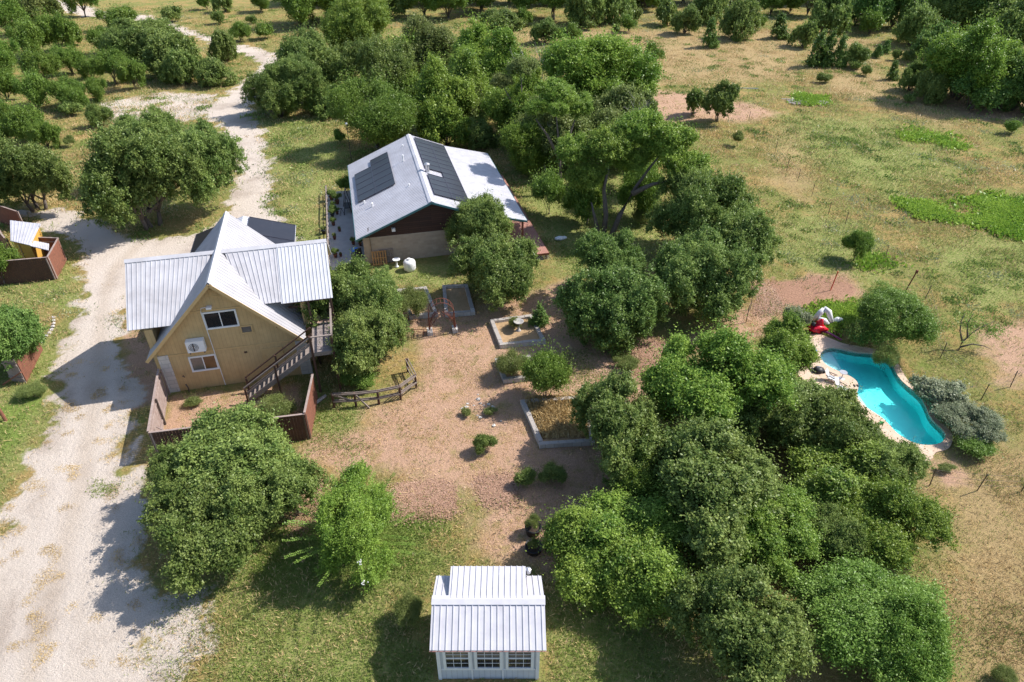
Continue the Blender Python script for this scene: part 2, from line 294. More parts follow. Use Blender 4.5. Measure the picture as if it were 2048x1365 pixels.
def ground_mat():
    m, nt, bs = nodes('ground'); tc = mk(nt, 'ShaderNodeTexCoord').outputs['Object']
    A = {k: mk(nt, 'ShaderNodeAttribute', attribute_name=k).outputs['Fac'] for k in masks}
    n1 = noise_f(nt, tc, .22, 5, .6); n2 = noise_f(nt, tc, 1.1, 6, .65); n3 = noise_f(nt, tc, 5, 6, .7); n4 = noise_f(nt, tc, 22, 4, .75)
    tanc = mixc(nt, ramp(nt, n3, .35, .65), (.50, .35, .145), (.27, .20, .075))
    olive = mixc(nt, ramp(nt, n3, .35, .65), (.17, .19, .05), (.30, .29, .10))
    base = mixc(nt, ramp(nt, math_(nt, 'ADD', math_(nt, 'MULTIPLY', n1, .55), math_(nt, 'MULTIPLY', n2, .45)), .43, .53), tanc, olive)
    base = mixc(nt, ramp(nt, n2, .58, .68), base, (.38, .26, .15)); base = mixc(nt, math_(nt, 'MULTIPLY', ramp(nt, noise_f(nt, tc, .6, 5, .65), .56, .66), .75), base, (.17, .22, .05))
    def lay(base, key, colr, k=.9, sharp=.12):
        f = math_(nt, 'ADD', A[key], math_(nt, 'MULTIPLY', math_(nt, 'SUBTRACT', math_(nt, 'ADD', math_(nt, 'MULTIPLY', n2, .5), math_(nt, 'MULTIPLY', n3, .5)), .5), k*2))
        f = math_(nt, 'MULTIPLY', ramp(nt, f, .5-sharp, .5+sharp), ramp(nt, A[key], .02, .15))
        return mixc(nt, f, base, colr)
    base = lay(base, 'gold', mixc(nt, ramp(nt, n3, .3, .7), (.52, .38, .19), (.30, .22, .11)), .9, .25)
    base = lay(base, 'green', mixc(nt, ramp(nt, n3, .35, .65), (.16, .24, .045), (.38, .345, .145)), 1.1, .25)
    soil = mixc(nt, ramp(nt, n4, .35, .65), (.62, .40, .275), (.42, .265, .18))
    soil = mixc(nt, ramp(nt, n2, .53, .68), soil, mixc(nt, ramp(nt, n4, .3, .7), (.42, .31, .15), (.27, .22, .09)))
    base = lay(base, 'soil', soil, .7, .3)
    base = lay(base, 'red', mixc(nt, ramp(nt, n4, .35, .65), (.48, .28, .19), (.32, .185, .13)), .9, .3)
    base = lay(base, 'bright', mixc(nt, ramp(nt, n3, .3, .7), (.15, .24, .04), (.27, .33, .09)), 1.2, .3)
    grav = mixc(nt, ramp(nt, n4, .3, .75), (.72, .635, .555), (.54, .455, .39))
    grav = mixc(nt, ramp(nt, n1, .5, .68), grav, (.45, .37, .31))
    grav = mixc(nt, ramp(nt, n3, .62, .72), grav, (.36, .28, .19))
    grav = mixc(nt, math_(nt, 'MULTIPLY', A['verge'], .35), grav, (.50, .40, .31)); grav = mixc(nt, math_(nt, 'MULTIPLY', A['track'], .8), grav, mixc(nt, ramp(nt, n4, .3, .7), (.72, .63, .56), (.63, .55, .48)))
    base = lay(base, 'rocky', grav, 1.1, .1)
    base = lay(base, 'gravel', grav, .75, .15)
    fine = mixc(nt, ramp(nt, n4, .35, .7), (1, 1, 1), (.62, .6, .56)); base = mixc(nt, .75, base, fine, 'MULTIPLY')
    nt.links.new(base, bs.inputs['Base Color']); bs.inputs['Roughness'].default_value = .95; bs.inputs['Specular IOR Level'].default_value = .1
    h = math_(nt, 'ADD', math_(nt, 'MULTIPLY', n4, 1.), math_(nt, 'MULTIPLY', n3, 1.5)); bump(nt, bs, h, .9, .07); return m
M['ground'] = ground_mat()
def grid_obj(name, keep, dz):
    nx, ny = len(xs), len(ys); ii, jj = np.meshgrid(np.arange(nx-1), np.arange(ny-1))
    a = (jj*nx+ii).ravel(); q = np.stack([a, a+1, a+1+nx, a+nx], 1); q = q[keep(q)]
    used, inv = np.unique(q.ravel(), return_inverse=True); me = bpy.data.meshes.new(name)
    me.vertices.add(len(used)); me.vertices.foreach_set('co', np.stack([gx[used], gy[used], gz[used]+dz], 1).ravel())
    me.loops.add(len(inv)); me.loops.foreach_set('vertex_index', inv.astype(np.int32)); me.polygons.add(len(q)); me.polygons.foreach_set('loop_start', np.arange(0, len(inv), 4, dtype=np.int32))
    me.polygons.foreach_set('use_smooth', [True]*len(q)); me.update(); me.materials.append(M['ground'])
    for k, v in masks.items():
        at = me.attributes.new(k, 'FLOAT', 'POINT'); at.data.foreach_set('value', v[used].astype(np.float32))
    return tag(part(name, me), kind='structure')
holeq = lambda q: ~((psd[q] > .0).any(1)|(dsd[q] > .35).all(1))
isdr = lambda q: (masks['gravel'][q] > .45).all(1)
grid_obj('ground', lambda q: holeq(q), 0)
grid_obj('gravel_drive', lambda q: isdr(q) & holeq(q), .004)

# ---------------- roofs ----------------
def ribroof(mb, e0, e1, r1, r0, pitch=.23, t=.05, rw=.035, rh=.028):
    """metal sheet from eave e0-e1 up to ridge r0-r1 with raised ribs running down the slope"""
    e0, e1, r0, r1 = map(Vector, (e0, e1, r0, r1)); mb.slab([e0, e1, r1, r0], t)
    n = (e1-e0).cross(r0-e0).normalized(); L = (e1-e0).length; k = max(1, int(L/pitch))
    for i in range(k+1):
        f = (i+.5)/(k+1); a = e0.lerp(e1, f); b = r0.lerp(r1, f)
        mb.bar(a+n*rh*.45, b+n*rh*.45, rw, rh, n)
def window(parent, c, wd, ht, panes=('glass', 'glass'), frame='white', fw=.09, proud=.05, mull=(0, 0)):
    """slider window on a wall facing local -y, centre c"""
    x, y, z = c; f = MB()
    f.bx(x-wd/2, x+wd/2, y-proud, y-.002, z+ht/2-fw, z+ht/2); f.bx(x-wd/2, x+wd/2, y-proud-.02, y-.002, z-ht/2, z-ht/2+fw)
    f.bx(x-wd/2, x-wd/2+fw, y-proud, y-.002, z-ht/2+fw, z+ht/2-fw); f.bx(x+wd/2-fw, x+wd/2, y-proud, y-.002, z-ht/2+fw, z+ht/2-fw)
    n = len(panes); iw = wd-2*fw
    for i in range(1, n): xx = x-wd/2+fw+iw*i/n; f.bx(xx-.025, xx+.025, y-proud+.01, y-.002, z-ht/2+fw, z+ht/2-fw)
    o = f.build('window', M[frame], parent)
    for i, p in enumerate(panes):
        a = x-wd/2+fw+iw*i/n; b = a+iw/n; g = MB().bx(a+.003, b-.003, y-.02, y-.006, z-ht/2+fw+.003, z+ht/2-fw-.003); g.build('pane', M[p], o)
    return o

# ---------------- tan house ----------------
L0 = G(343, 784.6)
th = empty('tan_house', L0, 'tan two storey house with steep grey metal gable roof beside the white drive', 'house', rz=AX)
RZ, RU, EZ = 6.85, 3.65, 2.65
def mz(u): return RZ-abs(u-RU)*(RZ-EZ)/4.12
W = MB()
gw = [(0, 0, 0), (7.7, 0, 0), (7.7, 0, 2.55), (RU, 0, RZ-.22), (0, 0, 2.9)]
W.add([Vector(p) for p in gw]+[Vector(p)+Vector((0, 8.2, 0)) for p in gw], [(0, 1, 2, 3, 4), (9, 8, 7, 6, 5)]+[(i, i+5, (i+1) % 5+5, (i+1) % 5) for i in range(5)])
W.bx(-.42, -.002, .45, 6.3, 0, 3.95); W.bx(7.702, 8.0, 1.2, 6.3, 0, 4.3)
W.build('wall', M['siding'], th)
t = MB()
for z, a, b in ((2.40, .45, 7.7), (4.95, 1.95, 5.4)): t.bx(a, b, -.03, -.002, z, z+.09)
t.bx(7.1, 7.73, -.035, -.002, 0, .1); t.build('trim_band', M['tan'], th)
MB().bx(-.06, .48, -.05, .4, -.02, 2.5).build('stone_corner', M['quoin'], th); MB().bx(7.15, 7.76, -.05, .4, -.02, 2.35).build('stone_corner', M['quoin'], th)
r = MB()
ribroof(r, (-.48, 8.5, mz(-.48)), (-.48, -.45, mz(-.48)), (RU, -.45, RZ), (RU, 8.5, RZ), .3, .06, .02, .014)
ribroof(r, (7.78, -.45, mz(7.78)), (7.78, 8.5, mz(7.78)), (RU, 8.5, RZ), (RU, -.45, RZ), .3, .06, .02, .014)
ro = r.build('roof', M['main_roof'], th)
t = MB(); t.slab([(RU-.17, -.46, RZ-.14), (RU, -.46, RZ+.04), (RU, 8.51, RZ+.04), (RU-.17, 8.51, RZ-.14)][::-1], .015); t.slab([(RU, -.46, RZ+.04), (RU+.17, -.46, RZ-.14), (RU+.17, 8.51, RZ-.14), (RU, 8.51, RZ+.04)][::-1], .015); t.build('ridge_cap', M['metal'], ro)
t = MB()
for s_, ue in ((1, -.50), (-1, 7.80)): t.bar((ue, -.47, mz(ue)-.12), (RU, -.47, RZ-.12), .03, .17)
t.build('rake_board', M['tan'], ro)
WN, WZ = 3.45, 6.72; sl_ = (6.72-4.2)/(3.45-.24)
r = MB(); ribroof(r, (-1.12, .24, 4.2), (2.6, .24, 4.2), (3.3, WN, WZ), (-1.12, WN, WZ), .21); ribroof(r, (3.3, 6.6, 4.2), (-1.12, 6.6, 4.2), (-1.12, WN, WZ), (3.3, WN, WZ), .3)
rw_ = r.build('wing_roof', M['metal'], th)
e2 = .72; z2 = WZ-(WN-e2)*sl_
r = MB(); ribroof(r, (4.9, e2, z2), (6.82, e2, z2), (6.82, WN, WZ), (4.0, WN, WZ), .21); ribroof(r, (6.82, 6.6, 4.2), (4.0, 6.6, 4.2), (4.0, WN, WZ), (6.82, WN, WZ), .3); r.build('wing_roof', M['metal'], th)
r = MB(); ribroof(r, (6.80, e2-.1, z2-.06), (9.58, e2-.1, z2-.06), (9.58, WN, WZ+.03), (6.80, WN, WZ+.03), .21); ribroof(r, (9.58, 6.6, 4.2), (6.8, 6.6, 4.2), (6.8, WN, WZ+.03), (9.58, WN, WZ+.03), .3); r.build('porch_roof', M['metal_new'], th)
t = MB(); t.slab([(-1.15, WN-.18, WZ-.09), (3.6, WN-.18, WZ-.09), (3.6, WN, WZ+.05), (-1.15, WN, WZ+.05)], .015); t.slab([(3.7, WN-.18, WZ-.09), (9.6, WN-.18, WZ-.07), (9.6, WN, WZ+.07), (3.7, WN, WZ+.05)], .015); t.build('ridge_cap', M['metal'], rw_)
window(th, (3.66, 0, 4.37), 1.72, 1.08, ('glass', 'glass'))
window(th, (2.15, 0, 1.70), 1.44, 1.02, ('glassgrey', 'glassbrown'))
window(th, (4.81, 0, 3.55), .64, .5, ('glassgrey',), 'tan', .07)
t = MB(); t.bx(3.45, 3.85, -.03, -.002, 5.78, 6.25)
for k in range(5): t.bx(3.49, 3.81, -.045, -.03, 5.82+k*.085, 5.86+k*.085)
t.build('gable_vent', M['tan'], th)
d = MB(); d.bx(5.42, 6.32, -.03, -.002, .02, 2.05); do = d.build('door', M['tan'], th)
t = MB(); t.bx(5.34, 5.42, -.05, -.002, 0, 2.13); t.bx(6.32, 6.40, -.05, -.002, 0, 2.13); t.bx(5.42, 6.32, -.05, -.002, 2.05, 2.13); t.build('door_frame', M['tan'], do)
a = MB(); a.bx(1.64, 2.56, -.42, -.06, 2.72, 3.42); ao = a.build('air_conditioner', M['white'], th)
t = MB()
for r_ in (.1, .17, .24): t.tube([(2.0+r_*math.cos(k*math.pi/8), -.432, 3.05+r_*math.sin(k*math.pi/8)) for k in range(17)], .012, 4)
t.bx(1.97, 2.03, -.435, -.42, 2.8, 3.3); t.build('fan_grille', M['steel'], ao)
MB().bx(1.7, 1.76, -.4, -.002, 2.62, 2.72).build('bracket', M['steel'], ao); MB().bx(2.44, 2.5, -.4, -.002, 2.62, 2.72).build('bracket', M['steel'], ao)
t = MB().tube([(3.3, -.1, 5.28), (2.86, -.1, 5.22), (2.8, -.08, 4.95), (2.84, -.08, 3.6), (2.92, -.08, .05)], .022, 6); t.build('cable_conduit', M['white'], th)
t = MB().bx(3.15, 3.42, -.3, -.05, 5.2, 5.32); t.build('flood_lamp', M['white'], th)
MB().bx(4.36, 4.52, -.03, -.002, 2.0, 2.1).build('wall_vent', M['darkwood'], th); MB().bx(6.35, 6.5, -.03, -.002, 3.42, 3.52).build('wall_vent', M['darkwood'], th)
MB().tube([(.9, -.05, 1.05), (.9, -.16, 1.1), (1.0, -.16, 1.0)], .03, 6).build('tap', M['steel'], th); MB().tube([(.98, -.2, 0), (.98, -.2, .35), (.9, -.12, .5)], .035, 6).build('standpipe', M['steel'], th)
# rear extension with solar panels
x = MB(); eu0, eu1, ez = .3, 7.05, 3.05; zr = 4.15
x.add([(eu0+.3, 8.2, 0), (6.7, 8.2, 0), (6.7, 8.2, 2.95), (RU, 8.2, 3.95), (eu0+.3, 8.2, 2.95)]+[(eu0+.3, 13.6, 0), (6.7, 13.6, 0), (6.7, 13.6, 2.95), (RU, 13.6, 3.95), (eu0+.3, 13.6, 2.95)], [(0, 1, 2, 3, 4), (9, 8, 7, 6, 5)]+[(i, i+5, (i+1) % 5+5, (i+1) % 5) for i in range(5)])
x.build('rear_wall', M['siding'], th)
r = MB(); ribroof(r, (eu1, 7.6, ez), (eu1, 13.9, ez), (RU, 13.9, zr), (RU, 7.6, zr), .3); ribroof(r, (eu0, 13.9, ez), (eu0, 7.6, ez), (RU, 7.6, zr), (RU, 13.9, zr), .3); re = r.build('rear_roof', M['metal_new'], th)
def panel_on(parent, P0, du, dn, nrm, lift=.09, seams=0):
    o = MB().slab([P0+nrm*lift, P0+du+nrm*lift, P0+du+dn+nrm*lift, P0+dn+nrm*lift], .04).build('solar_panel', M['panel'], parent)
    f = MB(); c = [P0, P0+du, P0+du+dn, P0+dn]; c = [p+nrm*(lift+.004) for p in c]
    for i in range(4): f.bar(c[i], c[(i+1) % 4], .03, .03, nrm)
    for k in range(1, seams+1): f.bar(c[0].lerp(c[3], k/(seams+1)), c[1].lerp(c[2], k/(seams+1)), .012, .006, nrm)
    f.build('frame', M['pframe'], o); return o
sgn = Vector((RU, 0, zr))-Vector((eu1, 0, ez)); nr = Vector((-(sgn.z), 0, sgn.x)); nr = Vector((abs(sgn.z), 0, abs(sgn.x))).normalized()
for k in range(2):
    P0 = Vector((eu1-.05, 8.6+k*2.6, ez+.02)); dd = Vector((RU+.45-eu1, 0, (zr-ez)*(eu1-RU-.45)/(eu1-RU)))
    panel_on(re, P0+Vector((0, 0, 0)), Vector((0, 2.52, 0)), dd, nr, .1, 1)
nl = Vector((-nr.x, 0, nr.z))
for k in range(2):
    P0 = Vector((eu0+.05, 8.6+k*2.6+2.52, ez+.02)); dd = Vector((RU-.45-eu0, 0, (zr-ez)*(RU-.45-eu0)/(RU-eu0)))
    panel_on(re, P0, Vector((0, -2.52, 0)), dd, nl, .1, 1)

# staircase and upper deck
st = empty('wooden_staircase', L0, 'dark weathered timber staircase and raised deck on the right of the tan house', 'staircase', rz=AX)
ZD = 2.75; B0 = Vector((4.35, 0, 0)); n0, n1 = -1.9, -.95
for k in range(13):
    f = (k+.5)/13.5; MB().bx(4.35+3.85*f-.14, 4.35+3.85*f+.16, n0+.06, n1-.06, ZD*f-.02, ZD*f+.025).build('tread', M['deckwood'], st)
for nn in (n0, n1):
    t = MB(); t.bar((4.2, nn, -.02), (8.22, nn, ZD-.03), .05, .27); t.build('stringer', M['deckwood'], st)
    t = MB(); t.bar((4.25, nn, .98), (8.22, nn, ZD+.98), .09, .05); t.bar((4.25, nn, .55), (8.22, nn, ZD+.55), .04, .09); t.build('handrail', M['darkwood'] if nn == n1 else M['deckwood'], st)
    for uu in (4.3, 6.1, 7.4):
        f = (uu-4.35)/3.85
        if uu != 7.4: MB().bx(uu-.045, uu+.045, nn-.05-.05, nn-.05+.04, (0 if uu < 5 or nn == n0 else f*ZD-.2), f*ZD+1.02).build('post', M['darkwood'], st)
MB().bx(8.2, 9.3, -1.95, 1.0, ZD-.04, ZD).build('deck_floor', M['deckboards'], st)
MB().bx(7.0, 9.3, 1.003, 3.5, ZD-.045, ZD).build('deck_floor', M['tandeck'], st)
t = MB(); t.bx(8.2, 9.3, -1.98, -1.952, ZD-.24, ZD+.002); t.bx(9.302, 9.34, -1.95, 3.5, ZD-.24, ZD+.002); t.bx(8.16, 8.198, -1.95, 1.0, ZD-.24, ZD+.002); t.build('rim_joist', M['deckwood'], st)
t = MB(); t.bx(8.2, 9.34, -2.0, -1.9, ZD+.98, ZD+1.03); t.bx(9.28, 9.38, -1.9, 3.5, ZD+.98, ZD+1.03); t.bx(9.3, 9.34, -1.9, 3.5, ZD+.5, ZD+.58); t.build('deck_rail', M['deckwood'], st)
for (uu, nn, top) in ((8.2, -1.93, ZD+1.05), (9.3, -1.93, ZD+1.0), (9.3, .9, ZD+1.0), (8.2, .8, 4.5), (9.42, .8, 4.5), (9.42, 3.4, 4.5)):
    MB().bx(uu-.06, uu+.06, nn-.06, nn+.06, 0, top).build('post', M['darkwood'], st)
t = MB(); t.bar((7.0, .75, 4.46), (9.5, .75, 4.46), .06, .14); t.bar((7.0, 1.5, ZD+.95), (8.2, 1.5, ZD+.95), .05, .09); t.bar((8.2, .8, ZD+.95), (8.2, 3.4, ZD+.95), .09, .05); t.bar((8.2, .8, ZD+.5), (8.2, 3.4, ZD+.5), .05, .09); t.build('beam', M['darkwood'], st)

# ---------------- privacy fences (each: posts, rails, pickets) ----------------
def picket_run(parent, a, b, h, mat, inner=1, name='fence_panel', rails=True, gap=.012, post=True):
    a = Vector(a); b = Vector(b); d = b-a; L = d.length; d.normalize(); nn = Vector((-d.y, d.x, 0))*inner
    m = MB(); k = int(L/.15)
    for i in range(k):
        p = a+d*((i+.5)*L/k); hh = h+rnd.uniform(-.025, .02)
        m.box(p+Vector((0, 0, hh/2)), (L/k-gap, .02, hh), (d, nn, Vector((0, 0, 1))))
    o = m.build(name, mat, parent)
    if rails:
        for z in (.35, h-.3): MB().bar(a+nn*.04+Vector((0, 0, z)), b+nn*.04+Vector((0, 0, z)), .04, .09).build('fence_rail', M['greyfence'], o)
        MB().bar(a+Vector((0, 0, h+.02)), b+Vector((0, 0, h+.02)), .11, .03).build('cap_rail', M['greyfence'], o)
    if post:
        k = max(1, round(L/2.3))
        for i in range(k+1):
            p = a+d*(L*i/k)+nn*.09; MB().bx(p.x-.04, p.x+.04, p.y-.04, p.y+.04, 0, h-.05).build('post', M['steel'] if i % 2 else M['greyfence'], parent)
def W2(u, n, z=0, O=L0): return O+UX*u+NX*n+Vector((0, 0, z))
pf = empty('privacy_fence', L0, 'tall reddish picket fence enclosing the bare yard in front of the tan house', 'fence')
pf.location = (0, 0, 0)
FA = G(318, 917); FB = W2(-.15, -.2); FD = G(621, 879); FC = W2(8.05, -2.6)
picket_run(pf, FB, FA, 1.8, M['greyfence'], 1)
picket_run(pf, FA, FD, 1.72, M['darkwood'], 1)
picket_run(pf, FC, FD, 1.8, M['redwood'], -1)
t = MB(); t.bar(FA+UX*.1+NX*.9+Vector((0, 0, .1)), FA+UX*.05+NX*.2+Vector((0, 0, 1.5)), .07); t.bar(FA+NX*.02+UX*.9+Vector((0, 0, 1.5)), FA+NX*.9+UX*.08+Vector((0, 0, 1.3)), .05); t.build('brace', M['greyfence'], pf)

# left yard: little shed inside a fence
lf = empty('privacy_fence', (0, 0, 0), 'dark weathered fence around the little ochre shed at the left edge', 'fence')
a, b, c, e = G(-30, 573), G(114, 560), G(123, 505), G(96, 492)
c = b+NX*3.1-UX*.15; e = c-UX*1.6+NX*.5
picket_run(lf, a, b, 1.8, M['darkwood'], 1); picket_run(lf, b, c, 1.8, M['redwood'], 1); picket_run(lf, c, e, 1.8, M['redwood'], 1)
lg = empty('privacy_fence', (0, 0, 0), 'short red fence run behind the little ochre shed, at the left edge', 'fence')
picket_run(lg, G(-20, 438), G(50, 462), 1.7, M['redwood'], 1)
lh = empty('privacy_fence', (0, 0, 0), 'red fence with pale cap left of the little ochre shed roof', 'fence')
picket_run(lh, G(-10, 470), G(30, 520), 1.8, M['redwood'], 1)
ls = G(40, 552)
ha, hb, hc, hd = G(21, 482, 2.1), G(60, 491, 2.1), G(81, 448, 2.5), G(20, 441, 2.5)
sh = empty('small_shed', (ha.x, ha.y, 0), 'little ochre shed with white metal roof inside the dark fence at left', 'shed')
O = Vector((ha.x, ha.y, 0))
w_ = MB(); k = .12
base = [Vector((p.x, p.y, 0))-O for p in (ha, hb, hc, hd)]; cen = sum(base, Vector())/4
base = [cen+(p-cen)*.86 for p in base]; tops = [2.02, 2.02, 2.4, 2.4]
w_.add(base+[base[i]+Vector((0, 0, tops[i])) for i in range(4)], [(0, 1, 5, 4), (1, 2, 6, 5), (2, 3, 7, 6), (3, 0, 4, 7), (4, 5, 6, 7)]); w_.build('wall', M['yellow'], sh)
r = MB(); ribroof(r, ha-O, hb-O, hc-O, hd-O, .25); r.build('roof', M['white_roof'], sh)
r = MB(); r.bar(base[0].lerp(base[1], .3)+Vector((0, -.03, 0)), base[0].lerp(base[1], .3)+Vector((0, -.03, 1.9)), .06); r.bx(.35, 1.0, base[0].y-.12, base[0].y-.02, .03, 1.85); r.build('door', M['tan'], sh)
p4 = [G(60, 492, 1.95), G(97, 501, 1.8), G(98, 488, 1.8), G(63, 481, 1.95)]
lt = empty('lean_to_roof', (p4[0].x, p4[0].y, 0), 'narrow white metal canopy between the little ochre shed and its fence', 'canopy')
O = Vector((p4[0].x, p4[0].y, 0)); r = MB(); ribroof(r, *[p-O for p in p4], .15); r.build('roof', M['white_roof'], lt)
for p in p4[1:3]: MB().bx(p.x-O.x-.1, p.x-O.x-.04, p.y-O.y-.03, p.y-O.y+.03, 0, 1.76).build('post', M['darkwood'], lt)
# lower-left fence panel
lp = empty('fence_panel', (0, 0, 0), 'leaning red fence panel beside the drive, below the leafy tree at the left edge', 'fence')
a, b = G(54, 765), G(86, 700); picket_run(lp, a, b, 1.75, M['redwood'], 1, 'board_panel')
c = a+(a-b).normalized()*.1; picket_run(lp, c, c-UX*.9+NX*.45, 1.6, M['greyfence'], 1, 'board_panel', post=False)
MB().bar(G(5, 770), G(42, 745, .9), .07).build('brace', M['redwood'], lp)
gp = empty('gate_post', G(12, 842), 'round red pole leaning at the left edge beside the drive', 'post'); MB().tube([(0, 0, 0), (-.12, .05, 1.3)], .09, 9).build('pole', M['redwood'], gp)

# ---------------- brown house ----------------
HB = G(732, 528)
bh = empty('brown_house', HB, 'long brown and limestone house with grey metal roof full of solar panels', 'house', rz=AX)
N0, N1 = -.5, 14.6; RB, RBZ = 5.15, 4.62
def bz(u): return RBZ-(RB-u)*.42 if u < RB else RBZ-(u-RB)*.385
PB = 8.2; PBZ = bz(PB); PE, PEZ = 12.2, 2.43
g = [(0, 0, 0), (PB, 0, 0), (PB, 0, 2.1), (0, 0, 2.1)]
MB().bx(0, PB, 0, 14.0, -.02, 2.08).build('stone_wall', M['stone'], bh)
g = [(.02, .02, 2.083), (PB, .02, 2.083), (PB, .02, PBZ-.12), (RB, .02, RBZ-.12), (.02, .02, bz(0)-.10)]
t = MB(); t.add(g+[(p[0], 13.98, p[2]) for p in g], [(0, 1, 2, 3, 4), (9, 8, 7, 6, 5)]+[(i, i+5, (i+1) % 5+5, (i+1) % 5) for i in range(5)]); t.build('gable_wall', M['wood_gable'], bh)
r = MB(); ribroof(r, (-.47, N1, bz(-.47)), (-.47, N0, bz(-.47)), (RB, N0, RBZ), (RB, N1, RBZ), .26, .06, .04, .03); rl = r.build('roof', M['brown_roof'], bh)
r = MB(); ribroof(r, (PB, N0, PBZ), (PB, N1, PBZ), (RB, N1, RBZ), (RB, N0, RBZ), .26, .06, .04, .03); rr = r.build('roof', M['white_roof'], bh)
r = MB(); ribroof(r, (PE, N0, PEZ), (PE, N1-.3, PEZ), (PB-.02, N1-.3, PBZ+.02), (PB-.02, N0, PBZ+.02), .26, .05, .03, .016); pr_ = r.build('porch_roof', M['white_roof'], bh)
t = MB()
for s_ in (-1, 1): t.slab([(RB, N0-.01, RBZ+.06), (RB+s_*.22, N0-.01, RBZ-.04), (RB+s_*.22, N1+.01, RBZ-.04), (RB, N1+.01, RBZ+.06)][::s_*1], .015)
t.build('ridge_cap', M['brown_roof'], rl)
t = MB(); t.bar((-.5, N0-.02, bz(-.47)-.09), (RB, N0-.02, RBZ-.09), .03, .14); t.bar((RB, N0-.02, RBZ-.09), (PB, N0-.02, PBZ-.09), .03, .14); t.bar((PB, N0-.02, PBZ-.09), (PE+.02, N0-.02, PEZ-.09), .03, .14); t.bx(PE+.003, PE+.04, N0, N1-.3, PEZ-.16, PEZ-.0); t.bx(-.51, -.475, N0, N1, bz(-.47)-.15, bz(-.47)-.01); t.build('fascia', M['teal'], bh)
nlb = Vector((-.42, 0, 1)).normalized(); nrb = Vector((.385, 0, 1)).normalized()
def lpnt(u, n): return Vector((u, n, bz(u)))
for (u0, u1, a0, a1, k) in ((.07, 1.5, 5.4, 11.3, 5), (1.54, 3.07, 5.4, 12.7, 6)):
    st_ = (a1-a0)/k
    for i in range(k): panel_on(rl, lpnt(u0, a0+(i+1)*st_-.015), Vector((0, -st_+.03, 0)), lpnt(u1, 0)-lpnt(u0, 0), nlb, .12)
for (u0, u1, segs) in ((5.55, 6.82, ((1.0, 5.1, 4), (6.35, 13.9, 7))), (6.86, 8.12, ((1.0, 13.9, 12),))):
    for a0, a1, k in segs:
        st_ = (a1-a0)/k
        for i in range(k): panel_on(rr, lpnt(u1, a0+i*st_+.015), Vector((0, st_-.03, 0)), lpnt(u0, 0)-lpnt(u1, 0), nrb, .12)
for (u, n, h, rad) in ((4.1, 9.2, .55, .06), (4.4, 12.5, .15, .05), (4.0, 4.0, .16, .05), (.5, 4.9, .22, .05), (1.05, 3.6, .3, .07)):
    z = bz(u); MB().lathe((u, n, z-.05), [(rad*1.8, 0), (rad*1.8, .04), (rad, .06), (rad, h), (rad*1.3, h+.01), (rad*1.3, h+.05), (.01, h+.06)], 10).build('vent_pipe', M['white'], rl)
z = bz(5.6); MB().lathe((5.65, 5.7, z-.05), [(.2, 0), (.16, .1), (.16, .62), (.24, .64), (.24, .72), (.1, .8), (.01, .81)], 12).build('chimney_flue', M['alu'], rr)
MB().bx(2.15, 2.4, -.28, -.02, 2.5, 2.7).build('flood_lamp', M['white'], bh)
for n in (-.3, 4.4, 9, 13.8): MB().bx(PE-.35, PE-.22, n-.07, n+.07, .55, PEZ-.06).build('post', M['redwood'], bh)
MB().bx(-.03, -.002, 2.2, 3.2, .05, 2.05).build('door', M['teal'], bh); MB().bx(-.03, -.002, 8, 9, .05, 2.05).build('door', M['teal'], bh)
t = MB().bar((.5, -.04, 2.9), (.55, -.04, .1), .03); t.tube([(.45, -.42, 2.75), (.45, -.45, 3.05), (.55, -.48, 3.12)], .02, 5); t.build('service_cable', M['steel'], bh)
wd = empty('porch_deck', HB, 'red stained timber deck with lattice skirt along the brown house porch', 'deck', rz=AX)
MB().bx(PB+.01, 13.4, -2.45, 13.5, .5, .56).build('deck_boards', M['porchboards'], wd)
t = MB(); t.bx(PB, 13.45, -2.49, -2.452, .4, .55); t.bx(13.402, 13.44, -2.45, 13.5, .4, .55); t.build('rim_board', M['redwood'], wd)
t = MB()
for i in range(26):
    u0 = PB+i*.2; t.bar((u0, -2.47, .02), (u0+.38, -2.47, .4), .03, .012, (0, 1, 0)); t.bar((u0+.38, -2.463, .02), (u0, -2.463, .4), .03, .012, (0, 1, 0))
for i in range(78):
    n_ = -2.4+i*.2; t.bar((13.42, n_, .02), (13.42, n_+.38, .4), .03, .012, (1, 0, 0)); t.bar((13.427, n_+.38, .02), (13.427, n_, .4), .03, .012, (1, 0, 0))
t.build('lattice', M['lattice'], wd)
for n in (-2.3, 1.5, 5.5, 9.5): MB().bx(13.2, 13.32, n-.06, n+.06, 0, .49).build('post', M['redwood'], wd)
# patio slab and its kerb rail
pt = MB(); A_ = [(-2.75, -.6), (-.01, -.6), (-.01, 14.2), (-2.75, 14.2)]
pt.slab([HB+UX*a+NX*b+Vector((0, 0, .08)) for a, b in A_], .12); tag(pt.build('patio', M['concrete']), kind='structure')
rl_ = empty('patio_railing', HB, 'low timber railing along the shaded concrete patio', 'railing', rz=AX)
t = MB(); t.bar((-2.62, -.5, .75), (-2.62, 14.1, .75), .10, .04); t.bar((-2.62, -.5, .4), (-2.62, 14.1, .4), .03, .08); t.build('rail', M['deckwood'], rl_)
for i in range(8): n = -.5+i*14.6/7; MB().bx(-2.66, -2.58, n-.04, n+.04, .08, .79).build('post', M['darkwood'], rl_)

